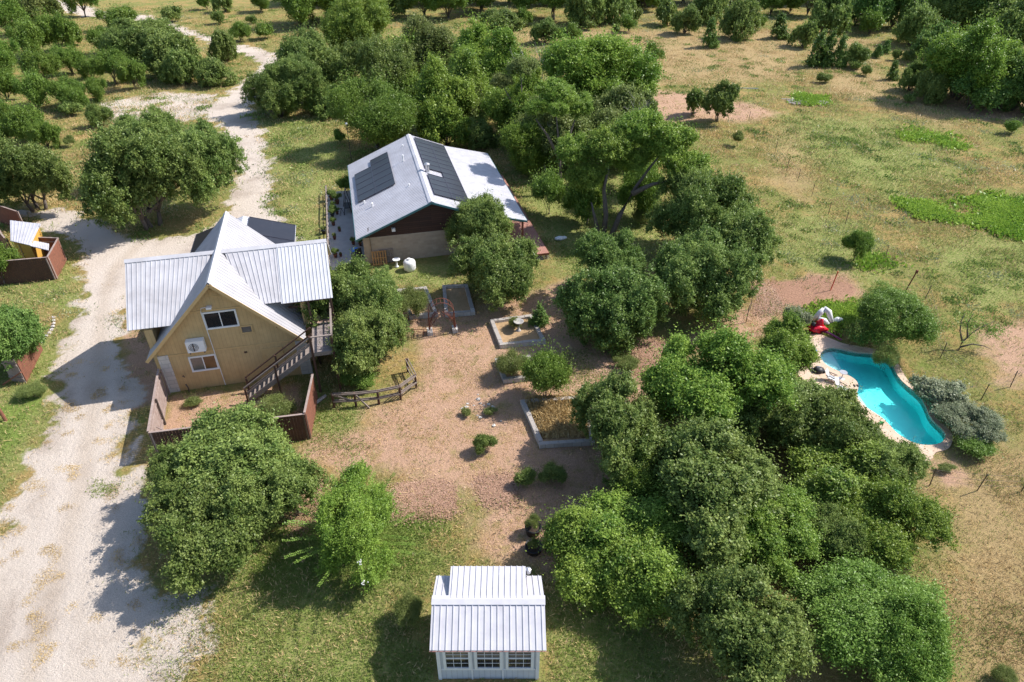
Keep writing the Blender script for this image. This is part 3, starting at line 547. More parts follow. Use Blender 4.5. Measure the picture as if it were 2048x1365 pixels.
# ---------------- garden shed at the bottom ----------------
SB = G(882, 1358)
gs = empty('garden_shed', SB, 'white garden shed with three windows and ribbed metal roof at the bottom', 'shed')
MB().add([(-.05, 0, 0), (3.55, 0, 0), (3.55, 2.8, 0), (-.05, 2.8, 0), (-.05, 0, 2.02), (3.55, 0, 2.02), (3.55, 1.4, 2.6), (-.05, 1.4, 2.6), (3.55, 2.8, 2.02), (-.05, 2.8, 2.02)],
         [(0, 1, 5, 4), (1, 2, 8, 6, 5), (2, 3, 9, 8), (3, 0, 4, 7, 9)]).build('wall', M['shedwall'], gs)
r = MB(); ribroof(r, (-.27, -.1, 2.03), (3.8, -.1, 2.03), (3.78, 1.42, 2.68), (-.29, 1.42, 2.68), .232, .04, .03, .03)
ribroof(r, (3.72, 2.9, 2.08), (-.30, 2.9, 2.08), (-.29, 1.42, 2.68), (3.78, 1.42, 2.68), .232, .04, .03, .03); gr = r.build('roof', M['white_metal'], gs)
r = MB(); ribroof(r, (3.12, 3.02, 2.5), (.27, 3.02, 2.5), (.3, 1.5, 2.71), (3.1, 1.5, 2.71), .232, .04, .03, .03); r.bx(.3, 3.1, 2.78, 2.98, 1.9, 2.46); r.add([(.3, 1.6, 2.6), (.3, 2.98, 2.46), (.3, 2.98, 2.0)], [(0, 1, 2)]); r.add([(3.1, 1.6, 2.6), (3.1, 2.98, 2.46), (3.1, 2.98, 2.0)], [(0, 2, 1)]); r.build('dormer_roof', M['white_metal'], gs)
t = MB(); t.slab([(-.30, 1.26, 2.665), (3.8, 1.26, 2.665), (3.8, 1.44, 2.735), (-.30, 1.44, 2.735)], .02); t.slab([(-.30, 1.44, 2.735), (3.8, 1.44, 2.735), (3.8, 1.62, 2.70), (-.30, 1.62, 2.70)], .02); t.build('ridge_cap', M['white_metal'], gr)
MB().bx(-.28, 3.8, -.122, -.105, 1.97, 1.992).build('fascia', M['pinktrim'], gr)
for i in range(3):
    xc = .655+i*1.11; f = MB()
    for a0, a1 in ((xc-.5, xc-.40), (xc+.40, xc+.5)): f.bx(a0, a1, -.06, -.002, .72, 1.92)
    f.bx(xc-.40, xc+.40, -.055, -.002, .72, .80); f.bx(xc-.4, xc+.4, -.055, -.002, 1.84, 1.92); f.bx(xc-.4, xc+.4, -.045, -.002, 1.38, 1.43)
    o = f.build('window', M['white'], gs)
    MB().bx(xc-.395, xc+.395, -.015, -.005, .803, 1.377).build('pane', M['glass'], o); MB().bx(xc-.395, xc+.395, -.02, -.005, 1.433, 1.837).build('pane', M['glassgrey'], o)
    t = MB()
    for k in (-.135, .135): t.bx(xc+k-.008, xc+k+.008, -.03, -.021, .80, 1.84)
    for zz in (1.09, 1.64): t.bx(xc-.39, xc+.39, -.034, -.024, zz-.008, zz+.008)
    t.build('glazing_bars', M['white'], o)
t = MB()
for xx in (-.075, 3.46): t.bx(xx, xx+.12, -.04, -.002, 0, 1.95)
for xx in (1.16, 2.27): t.bx(xx-.03, xx+.03, -.03, -.002, 0, 1.92)
t.bx(.05, 3.45, -.035, -.002, .64, .70); t.build('trim_board', M['white'], gs)
MB().lathe((3.22, 2.9, 2.28), [(.09, 0), (.11, .05), (.11, .2), (.02, .24)], 10).build('roof_vent', M['alu'], gs)
t = MB()
for k in range(28): t.bar((.9+k*.12, -.25, .03), (.9+k*.12, -1.2, .03), .02)
for k in range(8): t.bar((.9, -.25-k*.13, .045), (4.2, -.25-k*.13, .045), .02)
tag(t.build('steel_grating', M['steel']), 'dark steel grating lying in front of the garden shed', 'grating').location = SB

# ---------------- low rail fence ----------------
rf = empty('rail_fence', (0, 0, 0), 'low curved brown rail fence with diagonal braces on the bare yard', 'fence')
P = [G(669.3, 815.4), G(712.7, 813.6), G(758.4, 809), G(801.8, 799.6), G(832.8, 776.7), G(816, 744)]
Zv = Vector((0, 0, 1))
for p in P: MB().box(p+Zv*.48, (.11, .11, .96)).build('post', M['darkwood'], rf)
for i in range(5):
    a, b = P[i], P[i+1]; d = (b-a).normalized(); nn = Vector((d.y, -d.x, 0))*.07; t = MB()
    for z in (.93, .45): t.bar(a+nn+Zv*z, b+nn+Zv*z, .035, .09); t.bar(a-nn+Zv*(z-.01), b-nn+Zv*(z-.01), .035, .09)
    t.build('rail', M['deckwood'], rf)
t = MB(); t.bar(P[0]+Zv*.9, P[1]+Zv*.35, .05, .09); t.bar(P[1]+Zv*.9, G(739, 817, .03), .05, .09); t.build('brace', M['deckwood'], rf)

# ---------------- stone planters ----------------
def planter(pts, label, h=.28, wd=.24, open_=None):
    P = [G(x, y, h) for x, y in pts]; c = sum(P, Vector())/len(P); c.z = 0
    o = empty('stone_planter', c, label, 'planter', 'limestone planters in the yard')
    t = MB()
    for i in range(len(P)):
        if open_ == i: continue
        a = P[i]-c; b = P[(i+1) % len(P)]-c; a.z = b.z = 0; d = (b-a).normalized(); L = (b-a).length; k = max(2, int(L/.42))
        for j in range(k):
            q0 = a+d*(L*j/k-wd*.5*(j == 0)); q1 = a+d*(L*(j+1)/k-.01-wd*.5*(j == k-1)); hh = h+rnd.uniform(-.02, .02)
            t.bar(q0+Zv*hh/2, q1+Zv*hh/2, wd+rnd.uniform(-.02, .02), hh)
    t.build('stone_border', M['limeblock'], o)
    t = MB(); t.slab([Vector((p.x-c.x, p.y-c.y, .12)) for p in P][::-1], .02); 
    me = t.mesh('soil_bed', M['bedsoil']); part('soil_bed', me, o); return o
M['bedsoil'] = simple('dry_bed_soil', (.42, .28, .16), (.30, .20, .10), .95, 0, 4, .5)
planter([(984, 641), (1003, 688), (1087, 680), (1062, 631)], 'square limestone planter holding a small birdbath', .3)
planter([(994, 718), (1010, 757), (1078, 750), (1057, 713)], 'limestone planter overgrown with olive weeds beside the bright green shrub', .3)
planter([(1046, 802), (1083, 886), (1185, 880), (1168, 794)], 'largest limestone planter, filled with dry golden grass', .3)
planter([(797, 580), (822, 630), (872, 626), (850, 575)], 'limestone planter with tall weeds, left of the iron arbor', .3)
planter([(888, 572), (893, 626), (946, 622), (932, 570)], 'shaded limestone planter under the oak, right of the iron arbor', .3)

# ---------------- arbor ----------------
aL, aR = G(860, 667), G(910, 662); ac_ = (aL+aR)/2; ar = empty('garden_arbor', ac_, 'rusty iron arch arbor standing by the limestone planters', 'arbor')
ux = (aR-aL).normalized(); uy = Vector((-ux.y, ux.x, 0)); hw = (aR-aL).length/2
for s_ in (-.28, .28):
    pts = [ux*-hw+uy*s_+Zv*.25, ux*-hw+uy*s_+Zv*1.5]+[ux*(-hw*math.cos(t*math.pi/10))+uy*s_+Zv*(1.5+.85*math.sin(t*math.pi/10)) for t in range(1, 10)]+[ux*hw+uy*s_+Zv*1.5, ux*hw+uy*s_+Zv*.25]
    MB().tube(pts, .022, 6).build('hoop', M['rust'], ar)
t = MB()
for k in range(0, 11): 
    q = ux*(-hw*math.cos(k*math.pi/10))+Zv*(1.5+.85*math.sin(k*math.pi/10)); t.bar(q-uy*.28, q+uy*.28, .022)
for z in (.5, .8, 1.1, 1.4):
    for s_ in (-1, 1): t.bar(ux*hw*s_-uy*.28+Zv*z, ux*hw*s_+uy*.28+Zv*z, .02)
for s_ in (-1, 1):
    for v in (-.14, 0, .14): t.bar(ux*hw*s_+uy*v+Zv*.25, ux*hw*s_+uy*v+Zv*1.5, .014)
t.build('crossbar', M['rust'], ar)
for s_ in (-1, 1): MB().box(ux*hw*s_+Zv*.13, (.34, .62, .26), (ux, uy, Zv)).build('footing', M['limeblock'], ar)
t = MB()
for k in range(40):
    s_ = rnd.choice((-1, 1)); q = ux*hw*s_+uy*rnd.uniform(-.3, .3)+Zv*.3; pts = [q]
    for j in range(5): q = q+Vector((rnd.uniform(-.1, .1), rnd.uniform(-.1, .1), rnd.uniform(.15, .38)))-ux*s_*(.06*j); pts.append(q)
    t.tube(pts, .008, 4)
t.build('dry_vine', M['rust'], ar)
lb = empty('low_iron_bench', G(838, 672), 'small low iron bench frame left of the rusty arbor', 'bench')
for x in (-.3, .3):
    for y in (-.12, .12): MB().bar((x, y, 0), (x, y, .38), .03).build('leg', M['rust'], lb)
t = MB(); t.bar((-.9, -.12, .38), (.55, -.12, .38), .03); t.bar((-.9, .12, .38), (.55, .12, .38), .03); t.bar((-.3, -.12, .38), (-.3, .12, .38), .03); t.build('top', M['rust'], lb)
def birdbath(p, label, s=1.0, mat='concrete'):
    o = empty('birdbath', p, label, 'birdbath'); 
    MB().lathe((0, 0, 0), [(.16*s, 0), (.15*s, .05*s), (.07*s, .1*s), (.06*s, .5*s), (.1*s, .55*s)], 14).build('pedestal', M[mat], o, True)
    MB().lathe((0, 0, .55*s), [(.1*s, 0), (.27*s, .06*s), (.3*s, .12*s), (.26*s, .115*s), (.2*s, .07*s), (.02, .05*s)], 18).build('bowl', M[mat], o, True); return o
birdbath(G(1037, 662, .12), 'small grey birdbath inside the square limestone planter', 1.1)
birdbath(G(794, 534), 'white birdbath with dark bowl next to the white tank', .95, 'white')
tk = empty('water_tank', G(820, 540), 'rounded white plastic tank standing against the limestone wall', 'tank')
MB().lathe((0, 0, 0), [(.34, 0), (.42, .06), (.45, .2), (.45, .62), (.40, .74), (.26, .82), (.12, .84), (.12, .9), (.01, .9)], 20).build('drum', M['white'], tk, True)
MB().lathe((0, 0, .9), [(.13, 0), (.13, .03), (.01, .035)], 14).build('cap', M['white'], tk)
def pallet(u, n, mat, lean, label):
    o = empty('wooden_pallet', HB+UX*u+NX*n, label, 'pallet', rz=AX); o.rotation_euler = (-lean, 0, AX)
    t = MB()
    for k in range(6): t.bx(-.5+k*.19, -.41+k*.19, -.06, -.04, 0, 1.05)
    t.build('slat', mat, o); t = MB()
    for z in (.03, .5, .98): t.bx(-.5, .54, -.04, .04, z, z+.07)
    t.build('stringer', mat, o)
pallet(1.0, -.42, M['palewood'], .28, 'orange raw wooden pallet leaning on the limestone wall'); pallet(1.55, -.16, M['deckwood'], .1, 'greyish pallet leaning just behind the orange pallet')

# ---------------- leaf materials and foliage prototypes ----------------
def leafmat(name, c1, c2, trans=.36, rough=.42):
    m, nt, bs = nodes(name); at = mk(nt, 'ShaderNodeAttribute', attribute_name='tint').outputs['Fac']
    oi = mk(nt, 'ShaderNodeObjectInfo').outputs['Random']
    col = mixc(nt, at, c1, c2); hs = mk(nt, 'ShaderNodeHueSaturation'); nt.links.new(col, hs.inputs['Color'])
    nt.links.new(math_(nt, 'ADD', math_(nt, 'MULTIPLY', oi, .014), .490), hs.inputs['Hue']); nt.links.new(math_(nt, 'ADD', math_(nt, 'MULTIPLY', oi, .25), 1.22), hs.inputs['Value'])
    nt.links.new(hs.outputs[0], bs.inputs['Base Color']); bs.inputs['Roughness'].default_value = rough; bs.inputs['Specular IOR Level'].default_value = .22
    tr = mk(nt, 'ShaderNodeBsdfTranslucent'); nt.links.new(hs.outputs[0], tr.inputs[0]); mx = mk(nt, 'ShaderNodeMixShader'); mx.inputs[0].default_value = trans
    nt.links.new(bs.outputs[0], mx.inputs[1]); nt.links.new(tr.outputs[0], mx.inputs[2]); nt.links.new(mx.outputs[0], nt.nodes['Material Output'].inputs[0]); return m
LM = dict(myrtle=leafmat('myrtle_leaf', (.065, .14, .018), (.23, .33, .055)), oak=leafmat('live_oak_leaf', (.058, .108, .022), (.245, .305, .085)), elm=leafmat('elm_leaf', (.058, .125, .016), (.26, .345, .062)), cedar=leafmat('cedar_leaf', (.062, .125, .020), (.155, .225, .038), .25),
          dark=leafmat('dark_broad_leaf', (.055, .12, .026), (.20, .295, .075)), lime=leafmat('lime_weed_leaf', (.13, .235, .025), (.28, .38, .07), .3), olive=leafmat('olive_leaf', (.10, .14, .035), (.22, .25, .085)), bright=leafmat('bright_leaf', (.075, .145, .020), (.18, .265, .055), .3),
          sage=leafmat('grey_sage_leaf', (.11, .145, .075), (.32, .335, .22)), grass=leafmat('green_grass_blade', (.10, .16, .03), (.23, .27, .075)), straw=leafmat('dry_grass_blade', (.28, .20, .09), (.56, .43, .22), .2), litter=leafmat('leaf_litter', (.22, .13, .085), (.42, .28, .19), 0))
def quads_mesh(name, pos, T, B, tint, mat):
    """leaf shaped quads: centre pos, half-length vector T, half-width vector B"""
    n = len(pos); v = np.empty((n, 4, 3)); v[:, 0] = pos-T; v[:, 1] = pos+B-T*.1; v[:, 2] = pos+T; v[:, 3] = pos-B-T*.1
    me = bpy.data.meshes.new(name); me.vertices.add(4*n); me.vertices.foreach_set('co', v.ravel()); me.loops.add(4*n); me.loops.foreach_set('vertex_index', np.arange(4*n, dtype=np.int32))
    me.polygons.add(n); me.polygons.foreach_set('loop_start', np.arange(0, 4*n, 4, dtype=np.int32)); me.update()
    at = me.attributes.new('tint', 'FLOAT', 'POINT'); at.data.foreach_set('value', np.repeat(tint, 4).astype(np.float32)); me.materials.append(mat); return me
def unit(a): return a/np.maximum(np.linalg.norm(a, axis=-1, keepdims=True), 1e-9)
def crown_mesh(name, mat, seed, nl, lr, ncl, k, leaf, bk, zc, L, style='round', updir=.3, aspect=.55, flat=.35, clump=.12):
    """crown of lobes, each covered by leafy twigs. horizontal radius 1, vertical half height bk, centre height zc"""
    R = np.random.default_rng(seed); lobes = []
    for i in range(nl):
        az = 2*math.pi*(i*.618+R.uniform(-.08, .08)); f = (i+.5)/nl
        el = math.asin(max(-1, min(1, -.55+1.5*f))); rr = R.uniform(.42, .95) if i > nl*.12 else .2
        if style == 'cone': zz = -.85+1.6*f; rr = (1-f)*.62; lobes.append((rr*math.cos(az*2.3), rr*math.sin(az*2.3), zz*bk, lr*(1.15-f*.75))); continue
        if R.random() < .16: continue
        lobes.append((rr*math.cos(el)*math.cos(az), rr*math.cos(el)*math.sin(az), bk*rr*1.05*math.sin(el), lr*R.uniform(.55, 1.35)))
    lobes = np.array(lobes); nl = len(lobes)
    # small leafy clumps jut out of the big lobes by uneven amounts; twigs and leaves grow on the clumps
    zs = .85 if style == 'round' else 1.; nc = int(ncl/(15 if ncl > 9000 else (9 if ncl > 3000 else 6))); wts = lobes[:, 3]**2
    li = R.choice(nl, nc, p=wts/wts.sum()); c = lobes[li]; out = unit(c[:, :3]+1e-6); cd = unit(unit(R.normal(size=(nc, 3)))+out*.6+np.array([0, 0, .3]))
    far = R.random(nc); cr = c[:, 3]*(.45+.78*far+.3*(R.random(nc) > .95)); anis = R.uniform(.7, 1.35, (nl, 3))[li]; cc = c[:, :3]+cd*cr[:, None]*anis*np.array([1, 1, zs])
    rc = clump*R.uniform(.55, 1.5, nc); dist = np.linalg.norm((cc[:, None]-lobes[None, :, :3])/np.array([1, 1, zs]), axis=2)/lobes[None, :, 3]; dist[np.arange(nc), li] = 9
    keep = (dist.min(1) > .55)|(R.random(nc) < .25); keep &= (cc[:, 2] > -bk*1.02); cc = cc[keep]; cd = cd[keep]; rc = rc[keep]; li = li[keep]; nc = len(cc); ctint = np.clip(R.uniform(0, .5, nl)[li]*.6+R.uniform(0, .45, nc)+(R.random(nc) > .9)*.25, 0, 1)
    ci = R.choice(nc, ncl, p=rc**2/(rc**2).sum()); d = unit(unit(R.normal(size=(ncl, 3)))+cd[ci]*.7+np.array([0, 0, .2])); o = cc[ci]+d*(rc[ci]*R.uniform(.15, 1.0, ncl)**.6)[:, None]*np.array([1.15, 1.15, .8]); n = ncl
    w_ = unit(d+R.normal(size=(n, 3))*.45+np.array([0, 0, updir])); s = np.linspace(0, 1, k)
    pos = (o[:, None]+w_[:, None]*(s[None, :, None]*L*(.5+.8*R.random((n, 1, 1))+2.2*(R.random((n, 1, 1)) > .94)))+R.normal(size=(n, k, 3))*L*.16).reshape(-1, 3)
    dd = np.repeat(d, k, 0); N = unit(R.normal(size=(n*k, 3))*.8+dd*.5+np.array([.15, .05, flat])); t = unit(np.cross(N, R.normal(size=(n*k, 3)))); b = np.cross(N, t)
    sz = leaf*R.uniform(.6, 1.4, (n*k, 1)); tint = np.clip(np.repeat(ctint[ci], k)+R.uniform(-.15, .25, n*k), 0, 1)
    k_ = np.percentile(np.hypot(pos[:, 0], pos[:, 1]), 99); kz = np.percentile(pos[:, 2], 99)/bk; pos[:, :2] /= k_; pos[:, 2] /= kz; lobes = lobes/np.array([k_, k_, kz, 1])
    pos[:, 2] = np.maximum(pos[:, 2]+zc, .01)
    return quads_mesh(name, pos, t*sz*.5, b*sz*.5*aspect, tint, mat), lobes
def trunk_mesh(name, lobes, zc, r, seed, mat, multi=1, split=.3):
    R = random.Random(seed); t = MB(); Z0 = zc*split
    for m_ in range(multi):
        b = Vector((R.uniform(-.05, .05)*(multi > 1)*2, R.uniform(-.05, .05)*(multi > 1)*2, -.02)); f = b+Vector((R.uniform(-.08, .08), R.uniform(-.08, .08), Z0)); rr = r/math.sqrt(multi)
        t.tube([b, (b+f)/2+Vector((R.uniform(-.02, .02), 0, 0)), f], [rr*1.3, rr, rr*.85], 8)
        for i, l in enumerate(lobes):
            if i % multi != m_: continue
            e = Vector((l[0], l[1], l[2]+zc)); mid = f.lerp(e, .5)+Vector((R.uniform(-.06, .06), R.uniform(-.06, .06), .04)); t.tube([f, f.lerp(mid, .6), mid, e.lerp(mid, .3), e], [rr*.6, rr*.45, rr*.33, rr*.2, rr*.08], 5)
            for j in range(3): q = e.lerp(mid, R.uniform(0, .6)); t.tube([q, q+Vector((R.uniform(-.2, .2), R.uniform(-.2, .2), R.uniform(0, .2)))], [rr*.12, rr*.03], 4)
    return t.mesh(name, mat, True)
# kind: (leaf material, lobes, lobe radius, half height bk, clearance zc, twig length factor, updir, aspect, flat, style, trunk r, stems)
KIND = dict(
 oak=('oak', 16, .40, .62, .68, 1, .3, .55, .55, 'round', .06, 3), elm=('elm', 15, .40, .72, .84, 1.3, .45, .6, .6, 'round', .05, 2), cedar=('cedar', 14, .38, .75, .78, 1.6, 1.1, .42, .25, 'round', .05, 2),
 dark=('dark', 15, .40, .75, .84, 1, .25, .75, .6, 'round', .05, 2), olive=('olive', 15, .37, .68, .82, 1.2, .4, .6, .45, 'round', .05, 3), bright=('bright', 16, .34, .7, .78, 1.6, .6, .5, .4, 'round', .035, 3),
 sage=('sage', 22, .29, .55, .56, .9, .4, .6, .45, 'round', .03, 4), bush=('oak', 9, .38, .66, .68, 1.8, .5, .55, .4, 'round', .03, 4), cedarbush=('cedar', 9, .38, .8, .82, 2.0, 1.0, .42, .2, 'round', .04, 2),
 myrtle=('myrtle', 16, .34, 1.05, 1.10, 1.3, .8, .5, .3, 'round', .035, 4), cone=('dark', 11, .5, 1.5, 1.55, 1.1, .4, .6, .4, 'cone', .05, 1), weed=('olive', 7, .42, .6, .6, 3.2, 1.8, .25, 0, 'round', .02, 6), greenbush=('bright', 10, .38, .68, .7, 2.3, .9, .5, .3, 'round', .03, 4))
LOD = [(.0155, 17000, 8, .10), (.031, 5200, 7, .13), (.06, 1500, 6, .18)]
PROTO = {}
def proto(kind, lod, var):
    key = (kind, lod, var)
    if key not in PROTO:
        lm, nl, lr, bk, zc, lf, up, asp, fl, sty, tr, ms = KIND[kind]; leaf, ncl, k, L = LOD[lod]
        cm, lobes = crown_mesh('crown', LM[lm], sum(map(ord, kind))*7+lod*31+var*101, nl, lr, ncl, k, leaf*2.1, bk, zc, L*lf, sty, up, asp, fl, (.062, .08, .12)[lod])
        tm = trunk_mesh('trunk', lobes, zc, tr, var+3, M['bark'], ms); PROTO[key] = (cm, tm, bk, zc)
    return PROTO[key]
def solve(x0, y0, x1, y1, bk, zc, zfix=None, cap=1.15):
    """real radii of a crown covering this part of the view: across a, along the view ay, vertical factor sz"""
    wpx = x1-x0; cx, cy = (x0+x1)/2, (y0+y1)/2; sz = 2.; a = ay = 2.
    for _ in range(14):
        z = zfix if zfix else zc*sz; p = G(cx, cy, z); v = Vector((p.x, p.y, p.z-CAMH)); D = v.y*math.cos(PITCH)-v.z*math.sin(PITCH); a = wpx/2*D/FPX
        hp = (y1-y0)/2*D/FPX*.97; phi = math.atan2(-v.z, math.hypot(v.x, v.y)); q = hp*hp-(a*math.sin(phi))**2
        b = math.sqrt(max(q, 0))/math.cos(phi); b = min(max(b, .42*a), cap*a); ay = math.sqrt(max(hp*hp-(b*math.cos(phi))**2, .01))/math.sin(phi); ay = min(max(ay, .75*a), 1.35*a); sz = b/bk
    return p, a, ay, sz, z
def setcrown(c, a, ay, sz):
    k = rnd.choice((0, 1, 2, 3)); c.rotation_euler = (0, 0, k*math.pi/2+rnd.uniform(-.25, .25)); c.scale = (a, ay, sz) if k % 2 == 0 else (ay, a, sz)
def tree(x0, y0, x1, y1, kind, label, cat='tree', group=None, extra=(), name=None, cap=None):
    """tree whose crown covers the given part of the view; solved for its real size and its place on the ground"""
    wpx = x1-x0; lod = 0 if wpx > 120 else (1 if wpx > 46 else 2); var = int(x0*7+y0*3) % (3 if lod == 0 and kind in ('oak', 'elm') else 2)
    cm, tm, bk, zc = proto(kind, lod, var); cap = cap or (.78 if wpx > 200 else (.9 if wpx > 120 else 1.1)); p, a, ay, sz, _ = solve(x0, y0, x1, y1, bk, zc, None, cap); k_ = 1.09 if 'grove' in label and wpx > 120 else 1.03; a *= k_; ay *= k_; sk = ((zc-bk)*1.2+.12)*sz if p.y > 62 and wpx < 220 and 'forked' not in label and 'trunk' not in label and 'pair' not in label else 0
    nm = name or {'bush': 'bush', 'cedarbush': 'cedar_bush', 'greenbush': 'shrub', 'weed': 'weed_clump', 'sage': 'sage_bush', 'cedar': 'cedar_tree', 'oak': 'oak_tree', 'elm': 'elm_tree', 'cone': 'young_tree'}.get(kind, 'leafy_tree')
    o = empty(nm, (p.x, p.y, 0), label, cat, group); fo = 'crown' if cat == 'tree' else 'foliage'
    c = part(fo, cm, o); setcrown(c, a, ay, sz); t = part('trunk' if cat == 'tree' else 'stems', tm, o); t.scale = c.scale; t.rotation_euler = c.rotation_euler; c.location.z = t.location.z = -sk; a *= 1
    for i, e in enumerate(extra):
        cm2, _, bk2, zc2 = proto(kind, lod, (var+i+1) % 2); z0 = zc*sz*(e[4] if len(e) > 4 else .9); q, a2, ay2, s2, _ = solve(*e[:4], bk2, zc2, z0, .8)
        c = part(fo, cm2, o); setcrown(c, a2, ay2, s2); c.location = (q.x-p.x, q.y-p.y, z0-zc2*s2)
        t = MB(); b_ = Vector((0, 0, z0*.35)); e_ = Vector((q.x-p.x, q.y-p.y, z0*.9)); t.tube([b_, b_.lerp(e_, .5)+Vector((0, 0, .2)), e_], [.14, .1, .05], 6); t.build('limb', M['bark'], o)
    return o
TT = [
 # close trees of the yard
 (315,808,640,1065,'oak','broad fine-leaved oak overhanging the privacy fence, beside the white drive','tree'),
 (598,530,790,700,'oak','slender oak wrapped around the staircase deck of the tan house','tree'),
 (888,393,1042,520,'oak','dense live oak in front of the brown house gable','tree'),
 (1155,465,1300,600,'dark','glossy dark green broadleaf tree in the middle of the yard','tree'),
 (1300,340,1500,510,'oak','very large dark spreading tree between the yard and the dry field','tree'),
 (1130,735,1345,965,'oak','shadowy dark tree overhanging the golden grass planter','tree'),
 (1285,665,1560,905,'elm','bright green elm at the back of the big grove, nearest the dark yard tree','tree'),
 (1500,618,1625,760,'elm','narrow elm at the top corner of the grove beside the pool float','tree'),
 (1440,738,1690,900,'oak','wide grey-green oak of the grove leaning over the pool deck','tree'),
 (1250,825,1590,1110,'oak','oak crown in the centre of the big grove','tree'),
 (1180,925,1450,1130,'elm','light green elm of the grove closest to the garden shed','tree'),
 (1560,890,1830,1080,'elm','tall elm on the right side of the grove, at the foot of the pool','tree'),
 (1325,1115,1650,1420,'oak','oak cut by the bottom edge, right of the garden shed','tree'),
 (1560,1110,1860,1330,'bright','yellow-green tree filling the bottom corner of the grove','tree'),
 (616,946,796,1180,'myrtle','bright green crape myrtle with white blossoms in front of the big oak','tree'),
 (158,262,395,462,'oak','huge rounded live oak beside the white drive behind the tan house','tree'),
 (-40,285,142,425,'oak','low wide oak at the left edge above the ochre shed','tree'),
 (-70,572,78,780,'dark','leafy tree at the left edge behind the leaning red fence panel','tree'),
 (-45,490,28,575,'cedarbush','small cedar overlapping the dark fence at the left edge','bush'),
 # trees round the brown house
 (658,150,848,300,'cedar','broad cedar directly behind the brown house roof','tree'),
 (487,132,612,230,'oak','round oak at the bend of the white drive, lowest of its clump','tree'),
 (530,52,712,190,'oak','large oak above the bend of the white drive','tree'),
 (650,-20,792,98,'elm','pale green tree with loose crown near the top edge','tree'),
 (679,63,841,204,'oak','oak standing right behind the cedar and the big drive oak','tree'),
 (774,13,936,147,'olive','olive green tree far behind the brown house','tree'),
 (834,73,996,247,'elm','elm above the broad cedar behind the brown house','tree'),
 (891,34,1099,196,'elm','bright elm at the far end of the woodland, touching the dry field','tree'),
 (949,130,1116,280,'elm','elm with bare grey twigs in the middle of the woodland','tree'),
 (1058,73,1307,247,'elm','wide elm on the field side of the woodland','tree'),
 (1028,148,1212,327,'olive','thin crowned tree with dead limbs behind the white porch roof','tree'),
 (1127,155,1318,310,'olive','olive tree next to the bare earth patch of the field','tree'),
 (1223,150,1325,300,'oak','grey oak on the outer edge of the woodland by the bare earth','tree'),
 (827,178,943,287,'elm','dark elm just above the brown house ridge','tree'),
 (920,231,995,294,'oak','low leafy tree behind the white porch roof','tree'),
 (610,165,700,228,'oak','small oak between the drive lawn and the broad cedar','tree'),
 (992,222,1118,338,'elm','elm overhanging the far corner of the porch roof','tree'),
 (1180,235,1330,380,'elm','tall elm behind the forked leaning trunk','tree'),
 (1058,345,1135,435,'greenbush','rounded green bush on the lawn beside the porch deck','bush'),
 (1130,335,1215,462,'elm','small elm left of the forked leaning trunk','tree'),
 (1235,335,1330,440,'greenbush','yellow-green bush behind the forked leaning trunk','bush'),
 (1255,415,1320,450,'weed','low flowering border plants beside the mown lawn','plants'),
 (675,352,712,388,'greenbush','small yellow-green bush at the far corner of the patio','bush'),
 (665,255,692,290,'cedarbush','drooping cedar bough beside the white lamp pole','bush'),
 # field side
 (1408,168,1478,242,'oak','round small oak in the dry field, right one of a close pair','tree'),
 (1368,172,1413,236,'oak','thinner small oak in the dry field, left one of a close pair','tree'),
 (1688,460,1742,522,'bright','small yellow-green tree standing on the field slope above the bare earth','tree'),
 (1462,262,1492,294,'weed','green sprout in the dry field below the pair of small oaks','plants'),
 (1708,578,1858,712,'bright','bright feathery green tree between the pool and the field','tree'),
 (1684,640,1735,698,'bush','dark low bush at the foot of the bright tree by the pool','bush'),
 (1560,612,1618,665,'sage','grey sage at the far corner of the pool grove','bush'),
 (1835,750,1945,832,'sage','grey-lilac sage bush along the right side of the pool, upper half','bush'),
 (1880,798,2002,890,'sage','grey-lilac sage bush along the right side of the pool, lower half','bush'),
 (1912,868,1990,918,'greenbush','low lime green shrub below the grey sage bushes','bush'),
 (1872,925,1912,948,'weed','olive weeds at the lower tip of the pool deck','plants'),
 (1985,1330,2035,1375,'weed','green weed clump at the bottom right corner','plants'),
 (2010,238,2048,268,'cedarbush','small dark bush at the right edge beside the pond','bush'),
 (1745,690,1800,745,'weed','pale weeds between the pool coping and the bright tree','plants'),
 # garden plants
 (1042,700,1142,808,'greenbush','tall bright green shrub growing between two limestone planters','shrub'),
 (985,700,1058,764,'weed','olive weeds spilling over the middle limestone planter','plants'),
 (1058,595,1100,668,'cone','slim young tree at the corner of the birdbath planter','tree'),
 (1012,630,1046,662,'weed','green weeds beside the small grey birdbath','plants'),
 (942,865,992,910,'bush','lone rosemary like bush on the bare yard','bush'),
 (1030,935,1078,978,'bush','dark green bush half in shade, left of a pair under the grove','bush'),
 (1074,928,1132,978,'bush','dark bush in full shade, right of a pair under the grove','bush'),
 (785,572,862,645,'weed','tall grey-green weeds in the planter left of the arbor','plants'),
 (508,788,595,848,'weed','wispy green shrub inside the fenced yard below the stairs','shrub'),
 (672,735,755,782,'greenbush','leafy undergrowth behind the low rail fence','shrub'),
 (370,790,410,818,'weed','small yellowish weed on the bare fenced yard','plants'),
 (920,815,945,836,'weed','small grass tuft left of the scattered white rocks','plants'),
 (965,812,995,834,'weed','small grass tuft right of the scattered white rocks','plants'),
 (30,765,90,802,'weed','long arching grass clump at the foot of the leaning red panel','plants'),
 (1225,712,1285,745,'weed','spiky agave clump at the edge of the grove','plants'),
 (790,1175,850,1270,'weed','green weeds along the left wall of the garden shed','plants'),
]
